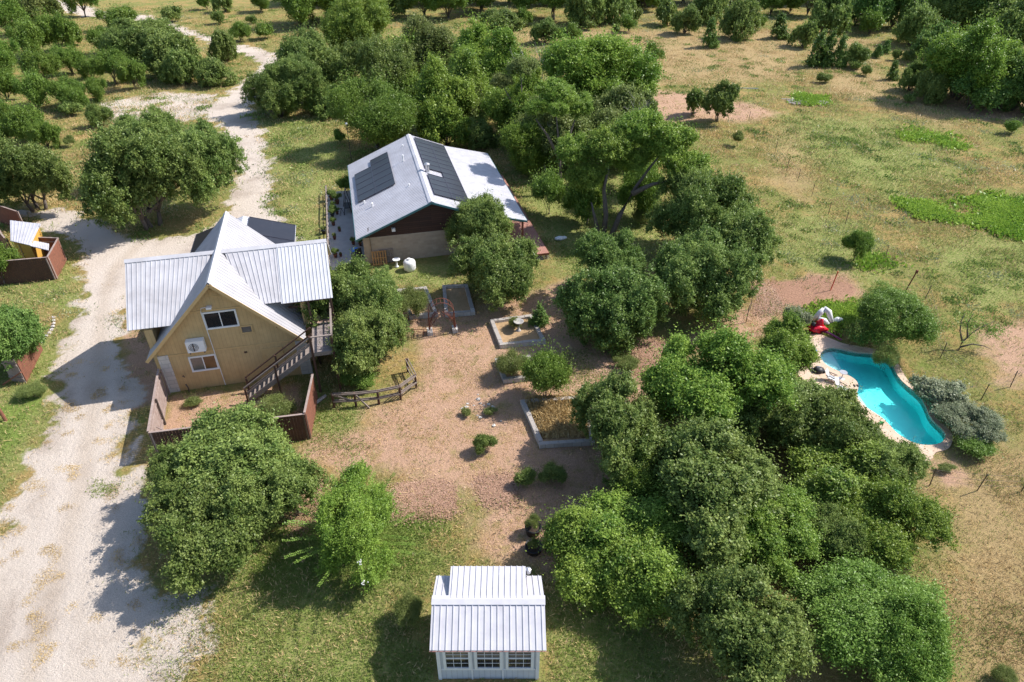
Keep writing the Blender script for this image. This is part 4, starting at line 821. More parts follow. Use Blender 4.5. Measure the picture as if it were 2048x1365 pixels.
CEDARS = [(-40,-10,55,75),(15,35,100,120),(70,18,150,105),(115,45,165,92),(-40,70,45,150),(40,92,118,170),(95,85,168,152),(-40,130,40,205),(28,138,112,218),(92,148,178,218),(165,150,218,205),(-40,190,42,275),(5,200,92,292),(55,235,120,302),(172,48,240,112),(188,8,292,62),(222,82,290,135),(186,100,262,172),(236,110,292,190),(150,112,205,160),(-40,238,30,300),(120,170,175,225)]
clab = ['at the top left corner','in the second row from the top left corner','beside the pale far track','right behind the far track gap','at the left edge, upper part','in the middle of the thicket','with sparse grey twigs, centre of the thicket','at the left edge, middle part','dense and lime tinted, below the thicket centre','rounded, above the round bush','small, at the thicket opening','at the left edge above the low oak','thick and bright, above the low oak','hanging low at the thicket foot','behind the grey oak, left','crowning the thicket top behind the grey oak','dark, amid the grey oak limbs','left of the forked trunk cedar','with visible forked trunk above the rocky slope','in the gap left of the dark cedar','at the left edge touching the low oak','tiny, under the rounded cedar']
for b, l in zip(CEDARS, clab):
    dx_, dy_ = (b[2]-b[0])*.06, (b[3]-b[1])*.06; b = (b[0]+dx_, b[1]+dy_, b[2]-dx_, b[3]-dy_); TT.append((*b, 'cedar', 'yellow-green cedar of the left thicket, '+l, 'tree', 'cedars of the left thicket'))
TT += [
 (28,-40,118,38,'olive','sparse half-dead tree at the top left beside the far track','tree'),
 (122,-45,190,30,'cedar','cedar on thin bare trunks in front of the far track','tree'),
 (208,30,372,125,'oak','long grey-green oak on top of the left thicket','tree'),
 (285,62,402,150,'oak','grey-green oak leaning over the drive bend from the left','tree'),
 (320,95,402,165,'oak','low oak with visible limbs left of the drive bend','tree'),
 (385,112,466,168,'oak','small spreading oak nearest the drive bend','tree'),
 (415,52,472,122,'oak','thin tree in front of the far drive','tree'),
 (455,42,505,82,'cedarbush','dark cedar bush just beyond the far drive','bush'),
 (505,44,548,78,'greenbush','lime green bush beyond the far drive','bush'),
 (396,-18,424,24,'cedarbush','dark cedar at the top edge, left of the thin tree','bush'),
 (424,-20,466,22,'oak','small oak at the top edge above the drive','tree'),
 (424,20,448,48,'bush','grey bush under the small top edge oak','bush'),
 (318,12,364,44,'bush','round grey-green bush in the far pasture at the top left','bush'),
 (495,-25,546,22,'cedarbush','wide dark cedar bush at the top edge','bush'),
 (492,30,514,48,'bush','tiny grey bush in the far pasture','bush'),
 (170,205,220,254,'bush','round grey-green bush on the rocky slope','bush'),
 (118,202,162,232,'bush','low bush at the foot of the left thicket','bush'),
 (122,268,152,295,'weed','thin grey sapling on the rocky slope','plants'),
 (745,60,850,165,'elm','elm filling the canopy between the pale loose tree and the broad cedar','tree'),
 (880,150,985,245,'olive','olive green crown in the canopy just above the brown house chimney','tree'),
 (770,130,860,210,'elm','elm crown just left of the canopy over the brown house ridge','tree'),
 (1000,100,1090,190,'elm','yellowish elm crown in the centre of the woodland canopy','tree'),
 (1190,190,1260,270,'elm','fresh green crown at the field side of the woodland canopy','tree'),
 (1215,95,1300,180,'olive','greyish crown at the far field corner of the woodland','tree'),
 (700,-30,768,25,'cedar','cedar at the top edge directly behind the pale loose tree','tree'),
 (1430,985,1640,1170,'elm','shadowed elm in the hollow of the grove above the bottom oak','tree'),
 (1195,860,1330,1010,'elm','dark crown between the golden grass planter tree and the light green elm','tree'),
 (1590,1010,1740,1150,'oak','oak crown wedged between the tall elm and the yellow-green tree','tree'),
 (1400,820,1520,930,'oak','oak crown between the bright elm and the central oak of the grove','tree'),
 (1640,-60,1720,-5,'dark','dark treetop at the top edge behind the tall dense tree','tree'),
 (1830,-70,1910,0,'dark','dark treetop at the top edge above the grey-green oak of the wood','tree'),
 (1690,-20,1750,45,'oak','oak squeezed between the tall dense tree and the vine snag','tree'),
 (1835,35,1905,120,'dark','shadowed crown left of the biggest bright tree','tree'),
 (1880,95,1960,190,'dark','shadowed crown at the left foot of the biggest bright tree','tree'),
 (1955,130,2060,215,'dark','dense dark crown under the right side of the biggest bright tree','tree'),
 (1960,-10,2060,90,'oak','grey-green crown between the biggest bright tree and the right edge','tree'),
 (2040,60,2160,240,'dark','black-green crown half outside the right edge','tree'),
 (1860,-40,1960,50,'oak','grey-green crown right behind the biggest bright tree','tree'),
 (541,-50,659,48,'cedar','dark cedar at the top edge above the drive oaks','tree'),
 (606,-55,719,41,'cedar','dark cedar at the top edge beside the pale loose tree','tree'),
 (738,-40,816,30,'oak','oak at the top edge, first right of the pale loose tree','tree'),
 (798,-50,889,30,'cedar','cedar at the top edge above the olive tree','tree'),
 (846,-50,942,34,'cedar','wide cedar at the top edge with a stray bush at its foot','tree'),
 (916,-60,1019,20,'cedar','shadowed cedar at the top edge, centre','tree'),
 (991,-55,1099,28,'cedar','cedar at the top edge behind the grey mid-field oak','tree'),
 (1061,-55,1164,36,'cedar','dark cedar at the top edge over the paired dark bushes','tree'),
 (1124,-45,1216,44,'oak','pale oak at the top edge with rounded crown','tree'),
 (1181,-50,1282,36,'oak','oak at the top edge, left of the field saplings','tree'),
 (1241,-60,1344,14,'cedar','dark cedar at the top edge above the field','tree'),
 (957,14,1046,58,'oak','grey-green oak alone in the strip of field, top centre','tree'),
 (1035,8,1068,60,'cedar','narrow cedar touching the grey oak, top centre','tree'),
 (1062,32,1118,84,'oak','rounded oak left of the two dark field cedars','tree'),
 (1110,55,1142,88,'cedarbush','smaller of two touching dark cedars in the far field','bush'),
 (1130,46,1166,88,'cedarbush','larger of two touching dark cedars in the far field','bush'),
 (1132,20,1176,52,'bush','tiny bush under the pale top edge oak','bush'),
 (1165,40,1192,60,'bush','small grey bush in the far field, top centre','bush'),
 (1225,48,1241,68,'bush','little upright bush in the far field','bush'),
 (1240,30,1276,64,'cedarbush','dark round bush in the far field, left of the sapling oaks','bush'),
 (1262,5,1285,52,'bush','grey bush behind the dark round far field bush','bush'),
 (1288,86,1328,138,'cedarbush','dark green cedar pair left in the dry field','bush'),
 (1312,-8,1358,50,'oak','grey sapling oak, left one in the far field','tree'),
 (1345,5,1402,64,'oak','grey sapling oak, right one in the far field','tree'),
 (1384,-35,1464,40,'oak','grey-blue oak at the top edge, centre right','tree'),
 (1445,-10,1528,72,'oak','big dark round oak in the far field','tree'),
 (1505,22,1532,66,'greenbush','light bush leaning on the big dark round oak','bush'),
 (1404,34,1440,98,'cone','narrow dark upright tree in the far field','tree'),
 (1522,-40,1572,40,'cedar','dark cedar of the far row, left of the big green tree','tree'),
 (1565,-45,1608,42,'cedar','dark cedar of the far row, beside the open gap','tree'),
 (1540,28,1582,76,'cone','small bluish tree under the far cedar row','tree'),
 (1588,36,1634,95,'oak','bluish small oak under the open gap','tree'),
 (1586,-60,1664,28,'cedar','dark cedar closing the gap at the top edge','tree'),
 (1622,-30,1702,74,'oak','tall dense dark green tree at the head of the field','tree'),
 (1617,62,1662,132,'cone','first upright tree of the field row of five','tree'),
 (1637,58,1680,134,'cone','tallest upright tree of the field row of five','tree'),
 (1662,72,1702,132,'cone','thin upright tree of the field row of five','tree'),
 (1684,86,1736,134,'bush','bushy dark end tree of the field row of five','bush'),
 (1697,120,1726,140,'bush','small bush at the end of the field row','bush'),
 (1722,130,1744,152,'bush','little round bush right of the field row','bush'),
 (1634,146,1665,166,'bush','lone dark bush below the field row','bush'),
 (1746,82,1768,122,'cone','left one of two thin saplings near the dark wood','tree'),
 (1762,74,1784,112,'cone','right one of two thin saplings near the dark wood','tree'),
 (1784,98,1804,120,'bush','small bush between the saplings and the dark wood','bush'),
 (1806,98,1834,124,'bush','small grey bush nearest the dark wood','bush'),
 (1774,122,1802,160,'cone','small upright tree left of the leaning field tree','tree'),
 (1802,118,1862,180,'oak','dark small tree behind the leaning field tree','tree'),
 (1836,135,1892,206,'oak','leaning grey-green small tree at the edge of the dark wood','tree'),
 (1806,188,1830,206,'bush','tiny dark bush at the foot of the leaning field tree','bush'),
 (1700,-45,1775,62,'dark','dark tree at the left end of the dark wood','tree'),
 (1722,18,1768,66,'bright','vine covered light green snag in the dark wood','tree'),
 (1760,-50,1840,55,'dark','shadowed tree of the dark wood behind the vine snag','tree'),
 (1790,5,1882,85,'oak','grey-green oak on the front of the dark wood','tree'),
 (1840,-50,1935,40,'oak','grey-green oak at the top of the dark wood','tree'),
 (1858,12,2030,195,'elm','biggest bright green tree standing out of the dark wood','tree'),
 (1911,-70,2054,51,'dark','dark tree at the top edge, far right','tree'),
 (2000,-20,2110,110,'oak','grey-green tree at the right edge of the dark wood','tree'),
 (1985,70,2120,230,'dark','black-green tree at the right edge above the pond','tree'),
 (1900,125,2020,215,'dark','low shadowed tree under the biggest bright tree','tree'),
]
EX = {'oak overhanging the privacy': [(288, 940, 560, 1172, 0.8), (400, 900, 640, 1110, 0.95), (300, 880, 470, 1040, 0.8)], 'slender oak': [(645, 590, 818, 790, 0.8), (690, 535, 800, 660, 1.0)], 'dense live oak in front': [(900, 470, 1090, 628, 0.85)], 'glossy dark': [(1125, 530, 1345, 712, 0.8)], 'very large dark': [(1400, 375, 1565, 600, 0.9), (1290, 470, 1510, 655, 0.75)], 'wide grey-green oak of': [(1540, 775, 1760, 965, 0.9), (1665, 865, 1858, 1030, 0.8)], 'huge rounded': [(320, 230, 484, 430, 0.95), (220, 226, 380, 340, 1)], 'tall elm on the right': [(1640, 960, 1885, 1180, 0.8)], 'light green elm': [(1085, 1000, 1370, 1250, 0.8)], 'yellow-green tree filling': [(1680, 1180, 1930, 1420, 0.8)], 'large oak above the bend': [(525, 120, 650, 215, 0.8)]}
HC = {'bright feathery': .65, 'grey-lilac': .42, 'overhanging the privacy': .62, 'crape myrtle': .95, 'uprigh': 1.5}
for i in range(17): x_ = 545+i*70; TT.append((x_, -75, x_+100, 2, ('cedar', 'oak')[i % 3 == 1], 'dark tree of the unbroken wood running along the top edge', 'tree', 'wood along the top edge'))
for q in TT:
    if q[4]: tree(*q[:7], group=q[7] if len(q) > 7 else None, extra=next((v for k, v in EX.items() if k in q[5]), ()), cap=next((v for k, v in HC.items() if k in q[5]), None))
# crape myrtle: several stems with long arching sprays
def myrtle():
    """white flower heads and a few long arching sprays on the crape myrtle"""
    R = np.random.default_rng(5); o = next(x for x in COL.objects if 'crape myrtle' in str(x.get('label', ''))); cm = o.children[0]; a, _, sz = cm.scale; o.name = 'crape_myrtle'; pos = []; T = []; B = []; ti = []
    for s_ in range(26):
        az = R.uniform(0, 6.28); h0 = R.uniform(.3, 1.9)*sz; rm = a*(1.12-.3*abs(h0/sz-1.1)); q = np.array([0., 0, h0*.6]); e = np.array([math.cos(az)*rm, math.sin(az)*rm, h0+R.uniform(.1, .5)])
        c = (q+e)/2+np.array([0, 0, .3]); s = np.linspace(.45, 1, 24)[:, None]; path = (1-s)**2*q+2*s*(1-s)*c+s*s*e; d = unit(np.gradient(path, axis=0)); side = unit(np.cross(d, [0, 0, 1.])); up = np.cross(side, d)
        for sg in (-1, 1):
            tt = unit(side*sg+d*.45+up*R.normal(size=(24, 1))*.35); ln = .075*(1.15-s*.55); pos.append(path+tt*ln); T.append(tt*ln); B.append(np.cross(tt, up)*.03+R.normal(size=(24, 3))*.004); ti.append(np.clip(R.uniform(.2, .9)+R.normal(size=24)*.1, 0, 1))
        if s_ % 3 == 0 and e[0] > .2 and h0 > 1.1*sz:
            fl = MB()
            for k in range(9): fl.blob(Vector(e)+Vector(R.normal(size=3)*.05), .026, k, 6)
            fl.build('blossom', M['flower'], o)
    part('spray', quads_mesh('spray', np.concatenate(pos), np.concatenate(T), np.concatenate(B), np.concatenate(ti), LM['bright']), o)
myrtle()
# leaning forked elm with its long bare limbs
def leaning(name, base, label, limbs, blobs, mat, kind='dark', r=.22, cat='tree'):
    o = empty(name, base, label, cat); t = MB()
    for path in limbs:
        k = len(path); t.tube([Vector(p) for p in path], [r*(1-.8*i/(k-1)) for i in range(k)], 8)
    t.build('trunk', mat, o, True); cm, _, bk, zc = proto(kind, 1, 0)
    for (x, y, z, sx, sz) in blobs:
        c = part('crown', cm, o); c.location = (x, y, z-zc*sz); c.scale = (sx, sx, sz); c.rotation_euler = (0, 0, rnd.uniform(0, 6))
    return o
leaning('leaning_elm', G(1206, 478), 'tall forked elm with bare leaning trunks beside the mown lawn', [[(0, 0, 0), (.1, .2, 2), (-.2, .4, 4), (.1, .8, 6), (0, 1, 7.5)], [(.5, -.2, 0), (1.2, .2, 2), (2.2, .5, 4), (3.2, 1, 5.4), (4.2, 1.2, 6.8)], [(2.0, .45, 3.6), (3.4, .3, 4.4), (4.8, .3, 4.8)], [(-.3, -.1, 0), (-.7, 0, 1.5), (-1.1, .2, 3)]],
        [(0, 1.1, 7.0, 1.9, 1.8), (4.4, 1.4, 7.2, 2.2, 2.0), (2.2, 2.2, 8.0, 1.9, 1.7), (6.0, 1.0, 5.4, 1.8, 1.5), (-1.6, .6, 4.8, 1.6, 1.5), (2.0, 1.5, 5.8, 1.5, 1.3), (-2.6, 1.8, 6.4, 1.6, 1.5)], M['bark'], 'elm', .24)
leaning('tall_elm', Vector((4.2, 58.2, 0)), 'tall elm standing close to the porch roof and shading it', [[(0, 0, 0), (.1, 0, 2), (-.2, .1, 5), (-.6, 0, 8)], [(.1, 0, 2), (.8, .6, 5), (1.4, .8, 7)], [(0, 0, 3), (-1.2, -.4, 5.4), (-2.2, -.6, 6.8)]], [(-.6, .2, 8.6, 1.7, 1.4), (1.4, .9, 7.4, 1.5, 1.3), (-2.2, -.9, 7.8, 1.1, .9), (-.4, -2.2, 8.0, 1.0, .8)], M['bark'], 'elm', .16)
leaning('tall_elm', G(1040, 300), 'thin tall elm behind the far corner of the porch roof', [[(0, 0, 0), (-.1, 0, 2), (.2, .1, 5), (0, 0, 7.8)], [(0, 0, 2.5), (-.9, -.3, 5), (-1.8, -.6, 6.8)]], [(0, .2, 8.0, 1.5, 1.4), (-1.9, -.6, 6.9, 1.2, 1.1)], M['bark'], 'olive', .14)
def dead(p, h, label, seed, lean=(0, 0)):
    R = random.Random(seed); o = empty('dead_tree', p, label, 'tree'); t = MB()
    def br(q, d, L, r, lv):
        pts = [q]; 
        for i in range(4): d = (d+Vector((R.uniform(-.25, .25), R.uniform(-.25, .25), R.uniform(-.05, .15)))).normalized(); q = q+d*L/4; pts.append(q)
        t.tube(pts, [r, r*.85, r*.7, r*.55, r*.4], 5)
        if lv: 
            for i in range(4): br(pts[R.randint(2, 4)], (d+Vector((R.uniform(-1, 1), R.uniform(-1, 1), R.uniform(-.2, .6)))).normalized(), L*.6, r*.45, lv-1)
    br(Vector((0, 0, 0)), Vector((lean[0], lean[1], 1)).normalized(), h*.6, .13, 3); t.build('trunk', M['deadbark'], o)
dead(G(1150, 355), 5.5, 'bleached leafless tree standing beside the elms on the lawn', 2, (-.3, .2))
dead(G(1092, 345), 4.5, 'thin bare grey tree next to the porch roof', 4, (-.1, .3))
dead(G(1068, 262), 7.5, 'tall grey snag rising out of the woodland', 6)
dead(G(948, 215), 7, 'bare grey branches poking through the woodland canopy', 8)
dead(G(1215, 310), 6.5, 'bare grey snag behind the forked leaning elm', 9)
# wispy tree in the field by the sage
o = leaning('wispy_tree', G(1917, 700), 'thin wispy half-leafed tree right of the bright tree by the pool', [[(0, 0, 0), (.1, .1, .5), (.5, .2, 1.1), (1.0, .3, 1.5), (1.6, .3, 1.9)], [(.1, .1, .5), (-.2, .3, 1.2), (-.4, .3, 1.9), (-.3, .4, 2.4)], [(.3, .1, .8), (.2, .5, 1.6), (.3, .5, 2.4)], [(0, 0, .2), (.6, -.1, .5), (1.2, -.3, .5), (1.7, -.4, .3)]], [], M['bark'], 'weed', .06)
R_ = np.random.default_rng(3); c_ = np.concatenate([R_.normal(size=(500, 3))*[.7, .5, .45]+[.4, .3, 1.8], R_.normal(size=(200, 3))*[.3, .3, .2]+[1.7, 0, 1.4]]); c_[:, 2] = np.maximum(c_[:, 2], .3); t_ = unit(R_.normal(size=c_.shape)); b_ = unit(np.cross(t_, R_.normal(size=c_.shape)))
part('crown', quads_mesh('crown', c_, t_*.09, b_*.025, R_.random(len(c_)), LM['bright']), o)
# ---------------- swimming pool ----------------
def outline(me_name, pts, z, mat): 
    m = MB(); m.add([(p.x, p.y, z) for p in pts], [tuple(range(len(pts)))]); return m.mesh(me_name, mat)
def resample(pts, it=2):
    for _ in range(it):
        q = []
        for i in range(len(pts)): a, b = pts[i], pts[(i+1) % len(pts)]; q += [a*.75+b*.25, a*.25+b*.75]
        pts = q
    return pts
def ccw(P): 
    A = sum(P[i].x*P[(i+1) % len(P)].y-P[(i+1) % len(P)].x*P[i].y for i in range(len(P))); return P if A > 0 else P[::-1]
PP = ccw(resample([G(x, y, 0) for x, y in POOL])); DP = ccw(resample([G(x, y, 0) for x, y in DECK]))
import bmesh
def off(P, d):
    n = len(P); r = []
    for i in range(n): t = (P[(i+2) % n]-P[i-2]).normalized(); r.append(P[i]+Vector((t.y, -t.x, 0))*d)
    return r
def fill_between(outer, inner, z, name, mat, th=.12):
    bm = bmesh.new(); ed = []
    for P in (outer, inner):
        vs = [bm.verts.new((p.x, p.y, z)) for p in P]
        for i in range(len(vs)): ed.append(bm.edges.new((vs[i], vs[(i+1) % len(vs)])))
    bmesh.ops.triangle_fill(bm, use_beauty=True, use_dissolve=False, edges=ed); bmesh.ops.recalc_face_normals(bm, faces=bm.faces)
    if sum(f.normal.z for f in bm.faces) < 0: bmesh.ops.reverse_faces(bm, faces=bm.faces)
    r = bmesh.ops.extrude_face_region(bm, geom=list(bm.faces)); bmesh.ops.translate(bm, verts=[g for g in r['geom'] if isinstance(g, bmesh.types.BMVert)], vec=(0, 0, -th)); bmesh.ops.recalc_face_normals(bm, faces=bm.faces)
    me = bpy.data.meshes.new(name); bm.to_mesh(me); me.materials.append(mat); return me
deck_me = fill_between(DP, PP, .05, 'pool_deck', M['flag'], .35); tag(part('pool_deck', deck_me), kind='structure')
M['plaster'] = simple('pool_plaster', (.93, .94, .93), (.88, .90, .89), .7, 0, 3, .05)
c0 = sum(PP, Vector())/len(PP)
pool = empty('swimming_pool', (c0.x, c0.y, 0), 'curved turquoise swimming pool set in pink flagstone', 'pool')
shelfc = G(1560+430/4.014, 600+500/4.014)
def depth(p):   # shallow white ledge at the left end, deep elsewhere
    a = G(1560+440/4.014, 600+400/4.014); b = G(1560+640/4.014, 600+690/4.014); nrm_ = Vector(((b-a).y, -(b-a).x, 0)).normalized(); s_ = (Vector((p.x, p.y, 0))-a).dot(nrm_)
    if nrm_.x < 0: s_ = -s_
    return -.30 if s_ < -.12 else (-.30-(s_+.12)*3 if s_ < .02 else -.72-min(max(s_, 0), 5)*.05)
bm = bmesh.new(); x0 = min(p.x for p in PP)-.2; x1 = max(p.x for p in PP)+.2; y0 = min(p.y for p in PP)-.2; y1 = max(p.y for p in PP)+.2; st_ = .1
nx = int((x1-x0)/st_); ny = int((y1-y0)/st_); V = [[bm.verts.new((x0+i*st_-c0.x, y0+j*st_-c0.y, depth(Vector((x0+i*st_, y0+j*st_, 0))))) for i in range(nx+1)] for j in range(ny+1)]
PA = np.array([(p.x, p.y) for p in PP]); 
def inpoly(X, Y, A):
    ins = np.zeros(X.shape, bool)
    for i in range(len(A)):
        (ax, ay), (bx_, by_) = A[i], A[(i+1) % len(A)]; c = (ay > Y) != (by_ > Y)
        with np.errstate(all='ignore'): ins ^= c & (X < (bx_-ax)*(Y-ay)/(by_-ay+1e-12)+ax)
    return ins
PO = np.array([(p.x, p.y) for p in off(PP, .12)])
CX, CY = np.meshgrid(x0+st_*(np.arange(nx)+.5), y0+st_*(np.arange(ny)+.5)); IN = inpoly(CX, CY, PO)
for j in range(ny):
    for i in range(nx):
        if IN[j, i]: f = bm.faces.new((V[j][i], V[j][i+1], V[j+1][i+1], V[j+1][i])); f.smooth = True
bmesh.ops.delete(bm, geom=[v for v in bm.verts if not v.link_faces], context='VERTS')
me = bpy.data.meshes.new('basin_floor'); bm.to_mesh(me); me.materials.append(M['plaster']); part('basin_floor', me, pool)
t = MB(); n = len(PP); Q = [p-Vector((c0.x, c0.y, 0)) for p in PP]
t.add([(p.x, p.y, -.02) for p in Q]+[(p.x, p.y, -2.3) for p in Q], [(i, (i+1) % n, (i+1) % n+n, i+n) for i in range(n)]); t.build('basin_wall', M['plaster'], pool, True)
m, nt, bs = nodes('pool_water'); out = nt.nodes['Material Output']; nt.nodes.remove(bs)
tr = mk(nt, 'ShaderNodeBsdfTransparent'); gl = mk(nt, 'ShaderNodeBsdfGlossy'); gl.inputs['Roughness'].default_value = .03; fr = mk(nt, 'ShaderNodeFresnel'); fr.inputs[0].default_value = 1.33
bp = mk(nt, 'ShaderNodeBump'); bp.inputs['Strength'].default_value = .25; bp.inputs['Distance'].default_value = .05; nt.links.new(noise_f(nt, mk(nt, 'ShaderNodeTexCoord').outputs['Object'], 5, 3), bp.inputs['Height'])
nt.links.new(bp.outputs[0], gl.inputs['Normal']); nt.links.new(bp.outputs[0], fr.inputs['Normal']); mx = mk(nt, 'ShaderNodeMixShader'); nt.links.new(fr.outputs[0], mx.inputs[0]); nt.links.new(tr.outputs[0], mx.inputs[1]); nt.links.new(gl.outputs[0], mx.inputs[2]); nt.links.new(mx.outputs[0], out.inputs[0])
va = mk(nt, 'ShaderNodeVolumeAbsorption'); va.inputs['Color'].default_value = (0, .972, .98, 1); va.inputs['Density'].default_value = .95; nt.links.new(va.outputs[0], out.inputs[1]); M['water'] = m
bm = bmesh.new(); vs = [bm.verts.new((p.x, p.y, -.07)) for p in off(PP, .06)]; f = bm.faces.new(vs); r = bmesh.ops.extrude_face_region(bm, geom=[f]); bmesh.ops.translate(bm, verts=[g for g in r['geom'] if isinstance(g, bmesh.types.BMVert)], vec=(0, 0, -2.4)); bmesh.ops.recalc_face_normals(bm, faces=bm.faces)
me = bpy.data.meshes.new('water'); bm.to_mesh(me); me.materials.append(m); tag(part('water', me), kind='structure')
# things round the pool
dz = .05
def at(px, py, z=dz): return G(px, py, z)
o = empty('beach_ball', at(1622, 711), 'blue striped beach ball on the flagstone, half under the grove', 'ball'); MB().blob((0, 0, .27), .28, 1, 16, .0).build('ball', M['blue'], o, True)
t = MB()
for k in range(4): t.tube([(.284*math.sin(a_*math.pi/8)*math.cos(k*.785), .284*math.sin(a_*math.pi/8)*math.sin(k*.785), .27+.284*math.cos(a_*math.pi/8)) for a_ in range(17)], .012, 4)
t.build('stripe', M['white'], o)
o = empty('pool_robot', at(1636, 743), 'black domed pool cleaner standing on the deck beside the white ledge', 'pool cleaner'); MB().lathe((0, 0, 0), [(.26, .03), (.30, .1), (.27, .2), (.16, .27), (.05, .3), (.01, .3)], 14).build('shell', M['black'], o, True)
t = MB(); t.bx(-.34, -.26, -.2, .2, 0, .14); t.bx(.26, .34, -.2, .2, 0, .14); t.build('track', M['black'], o); MB().bar((-.12, 0, .3), (.12, 0, .33), .04).build('handle', M['alu'], o)
def lounger(p, rz, label, mat='white'):
    o = empty('lounge_chair', p, label, 'chair', 'chairs beside the pool', rz)
    MB().add([(-.28, -.5, .33), (.28, -.5, .33), (.28, .25, .31), (-.28, .25, .31), (-.28, -.5, .30), (.28, -.5, .30), (.28, .25, .28), (-.28, .25, .28)], [(0, 1, 2, 3), (7, 6, 5, 4), (0, 4, 5, 1), (1, 5, 6, 2), (2, 6, 7, 3), (3, 7, 4, 0)]).build('seat', M[mat], o)
    MB().slab([(-.28, .26, .31), (.28, .26, .31), (.28, .62, .88), (-.28, .62, .88)], .03).build('backrest', M[mat], o)
    for x_ in (-.31, .31):
        MB().bar((x_, -.45, 0), (x_, .35, .48), .035).build('leg', M['black'], o); MB().bar((x_, .45, 0), (x_, -.2, .46), .035).build('leg', M['black'], o)
        MB().bar((x_, -.3, .5), (x_, .5, .54), .045).build('armrest', M['black'], o)
    o.scale = (.68, .68, .72); return o
lounger(at(1662, 762), .9, 'folding pool chair nearest the black pool cleaner'); lounger(at(1681, 782), .7, 'folding pool chair between the other chair and the pink float')
o = empty('side_table', at(1683, 757), 'small low metal table between the pool chairs and the white ledge', 'table'); MB().lathe((0, 0, 0), [(.18, 0), (.03, .03), (.03, .4), (.22, .42), (.22, .45), (.01, .45)], 12).build('table', M['alu'], o)
o = empty('sandals', at(1712, 772), 'pair of dark sandals at the pool edge', 'sandals'); 
for k in (-.09, .09): MB().blob((k, 0, .02), .11, 2, 8, .1, (.45, 1.1, .25)).build('sandal', M['black'], o)
o = empty('pool_float', at(1694, 797), 'pink inflatable float on the deck below the chairs', 'pool float'); 
MB().tube([(.42*math.cos(a_*math.pi/10), .3*math.sin(a_*math.pi/10), .12) for a_ in range(21)], .13, 9, False).build('ring', M['pink'], o, True); MB().blob((.05, .2, .28), .2, 5, 10, .2, (1, .7, .6)).build('cushion', M['white'], o, True); o.scale = (.7, .7, .7)
o = empty('red_float', at(1632, 664), 'crumpled red inflatable at the far end of the pool deck', 'pool float'); MB().blob((0, 0, .22), .5, 3, 14, .45, (1, .7, .5)).blob((.15, .1, .55), .28, 8, 12, .4, (.8, .7, 1)).build('body', M['red'], o, True); MB().blob((-.25, .1, .5), .16, 2, 8, .2).build('patch', M['black'], o, True)
o = empty('white_float', at(1640, 645, 0), 'white deflated inflatable with raised legs behind the red one', 'pool float'); t = MB()
for pts in ([(-.5, 0, .15), (-.1, .1, .7), (.1, .2, .9)], [(.1, .2, .95), (.4, .1, .75), (.6, -.3, .2)], [(-.3, -.2, .4), (.1, -.3, .3), (.3, -.5, .15)], [(.8, -.1, .12), (1.1, .0, .2), (1.4, .1, .12)]): t.tube(pts, [.16, .2, .14], 9)
t.build('body', M['white'], o, True)
o = empty('pool_noodle', at(1643, 665), 'long purple tube lying along the far end of the pool deck', 'pool toy'); e_ = at(1682, 683)-at(1643, 665); MB().tube([(0, 0, .1), e_*.35+Vector((0, .18, .1)), e_*.7+Vector((0, .12, .1)), e_+Vector((0, 0, .1))], .06, 8).build('tube', M['purple'], o, True)
o = empty('timber_plank', at(1660, 660, 0), 'rusty red plank lying behind the purple tube', 'plank'); MB().bar((0, 0, .08), G(1684, 675)-G(1660, 660)+Vector((0, 0, .08)), .22, .06).build('board', M['redwood'], o)
o = empty('deck_toy', at(1763, 847), 'tiny green toy on the lower part of the pool deck', 'toy'); MB().blob((0, 0, .06), .12, 3, 8, .3, (1.3, .7, .5)).build('body', simple('green_toy', (.03, .35, .08)), o)
# ---------------- patio pots ----------------
def pot(p, s, label, cat='potted plant', kind='bush', mat='terracotta', group=None, ph=1.0):
    s *= .78
    o = empty('potted_plant', p, label, cat, group)
    MB().lathe((0, 0, 0), [(.12*s, 0), (.17*s, .26*s), (.19*s, .27*s), (.19*s, .31*s), (.16*s, .31*s), (.15*s, .27*s), (.01, .27*s)], 12).build('pot', M[mat], o, True)
    if kind:
        cm, _, bk, zc = proto(kind, 2, 0); c = part('foliage', cm, o); c.location = (0, 0, .25*s); c.scale = (.32*s*ph, .32*s*ph, .38*s*ph)
    return o
Pz = .08; q = lambda x, y: G(630+x/7.583, 370+y/7.583, Pz)
pot(q(255, 230), 1.5, 'large potted plant at the far end of the patio railing'); pot(q(340, 290), 1.5, 'wide potted plant with two bushy heads at the far end of the patio', ph=1.2)
pot(q(283, 355), 1.0, 'small pot against the patio railing, third from the far end'); pot(q(278, 430), 1.2, 'dark pot against the patio railing beside the round green pot', mat='black'); pot(q(268, 490), 1.2, 'dark pot just below the other dark pot on the railing', mat='black')
pot(q(340, 445), 1.0, 'round green plant standing off the patio railing'); pot(q(283, 615), 1.1, 'trailing plant on the patio railing, alone at mid length'); pot(q(375, 705), .9, 'red pot in the middle of the patio floor', kind='weed', ph=.8)
pot(q(300, 825), 1.0, 'thin plant against the railing below the red pot', kind='weed'); pot(q(315, 1100), 1.2, 'plant against the railing near the tan house porch roof'); pot(q(392, 1085), .9, 'red pot with bare stem near the staircase oak', kind='weed', ph=.6)
pot(q(585, 905), 1.0, 'pot under the roof corner of the brown house'); pot(q(690, 925), 1.0, 'pot at the stone corner of the brown house')
o = empty('tripod_stand', q(410, 455), 'small dark tripod stand on the patio', 'stand'); t = MB()
for a_ in (0, 2.1, 4.2): t.bar((.25*math.cos(a_), .25*math.sin(a_), 0), (0, 0, .55), .025)
t.build('leg', M['black'], o); MB().bar((-.12, 0, .56), (.12, 0, .56), .05).build('head', M['black'], o)
o = empty('porch_swing', q(500, 390), 'dark metal swing frame against the house on the patio', 'swing', rz=AX); t = MB()
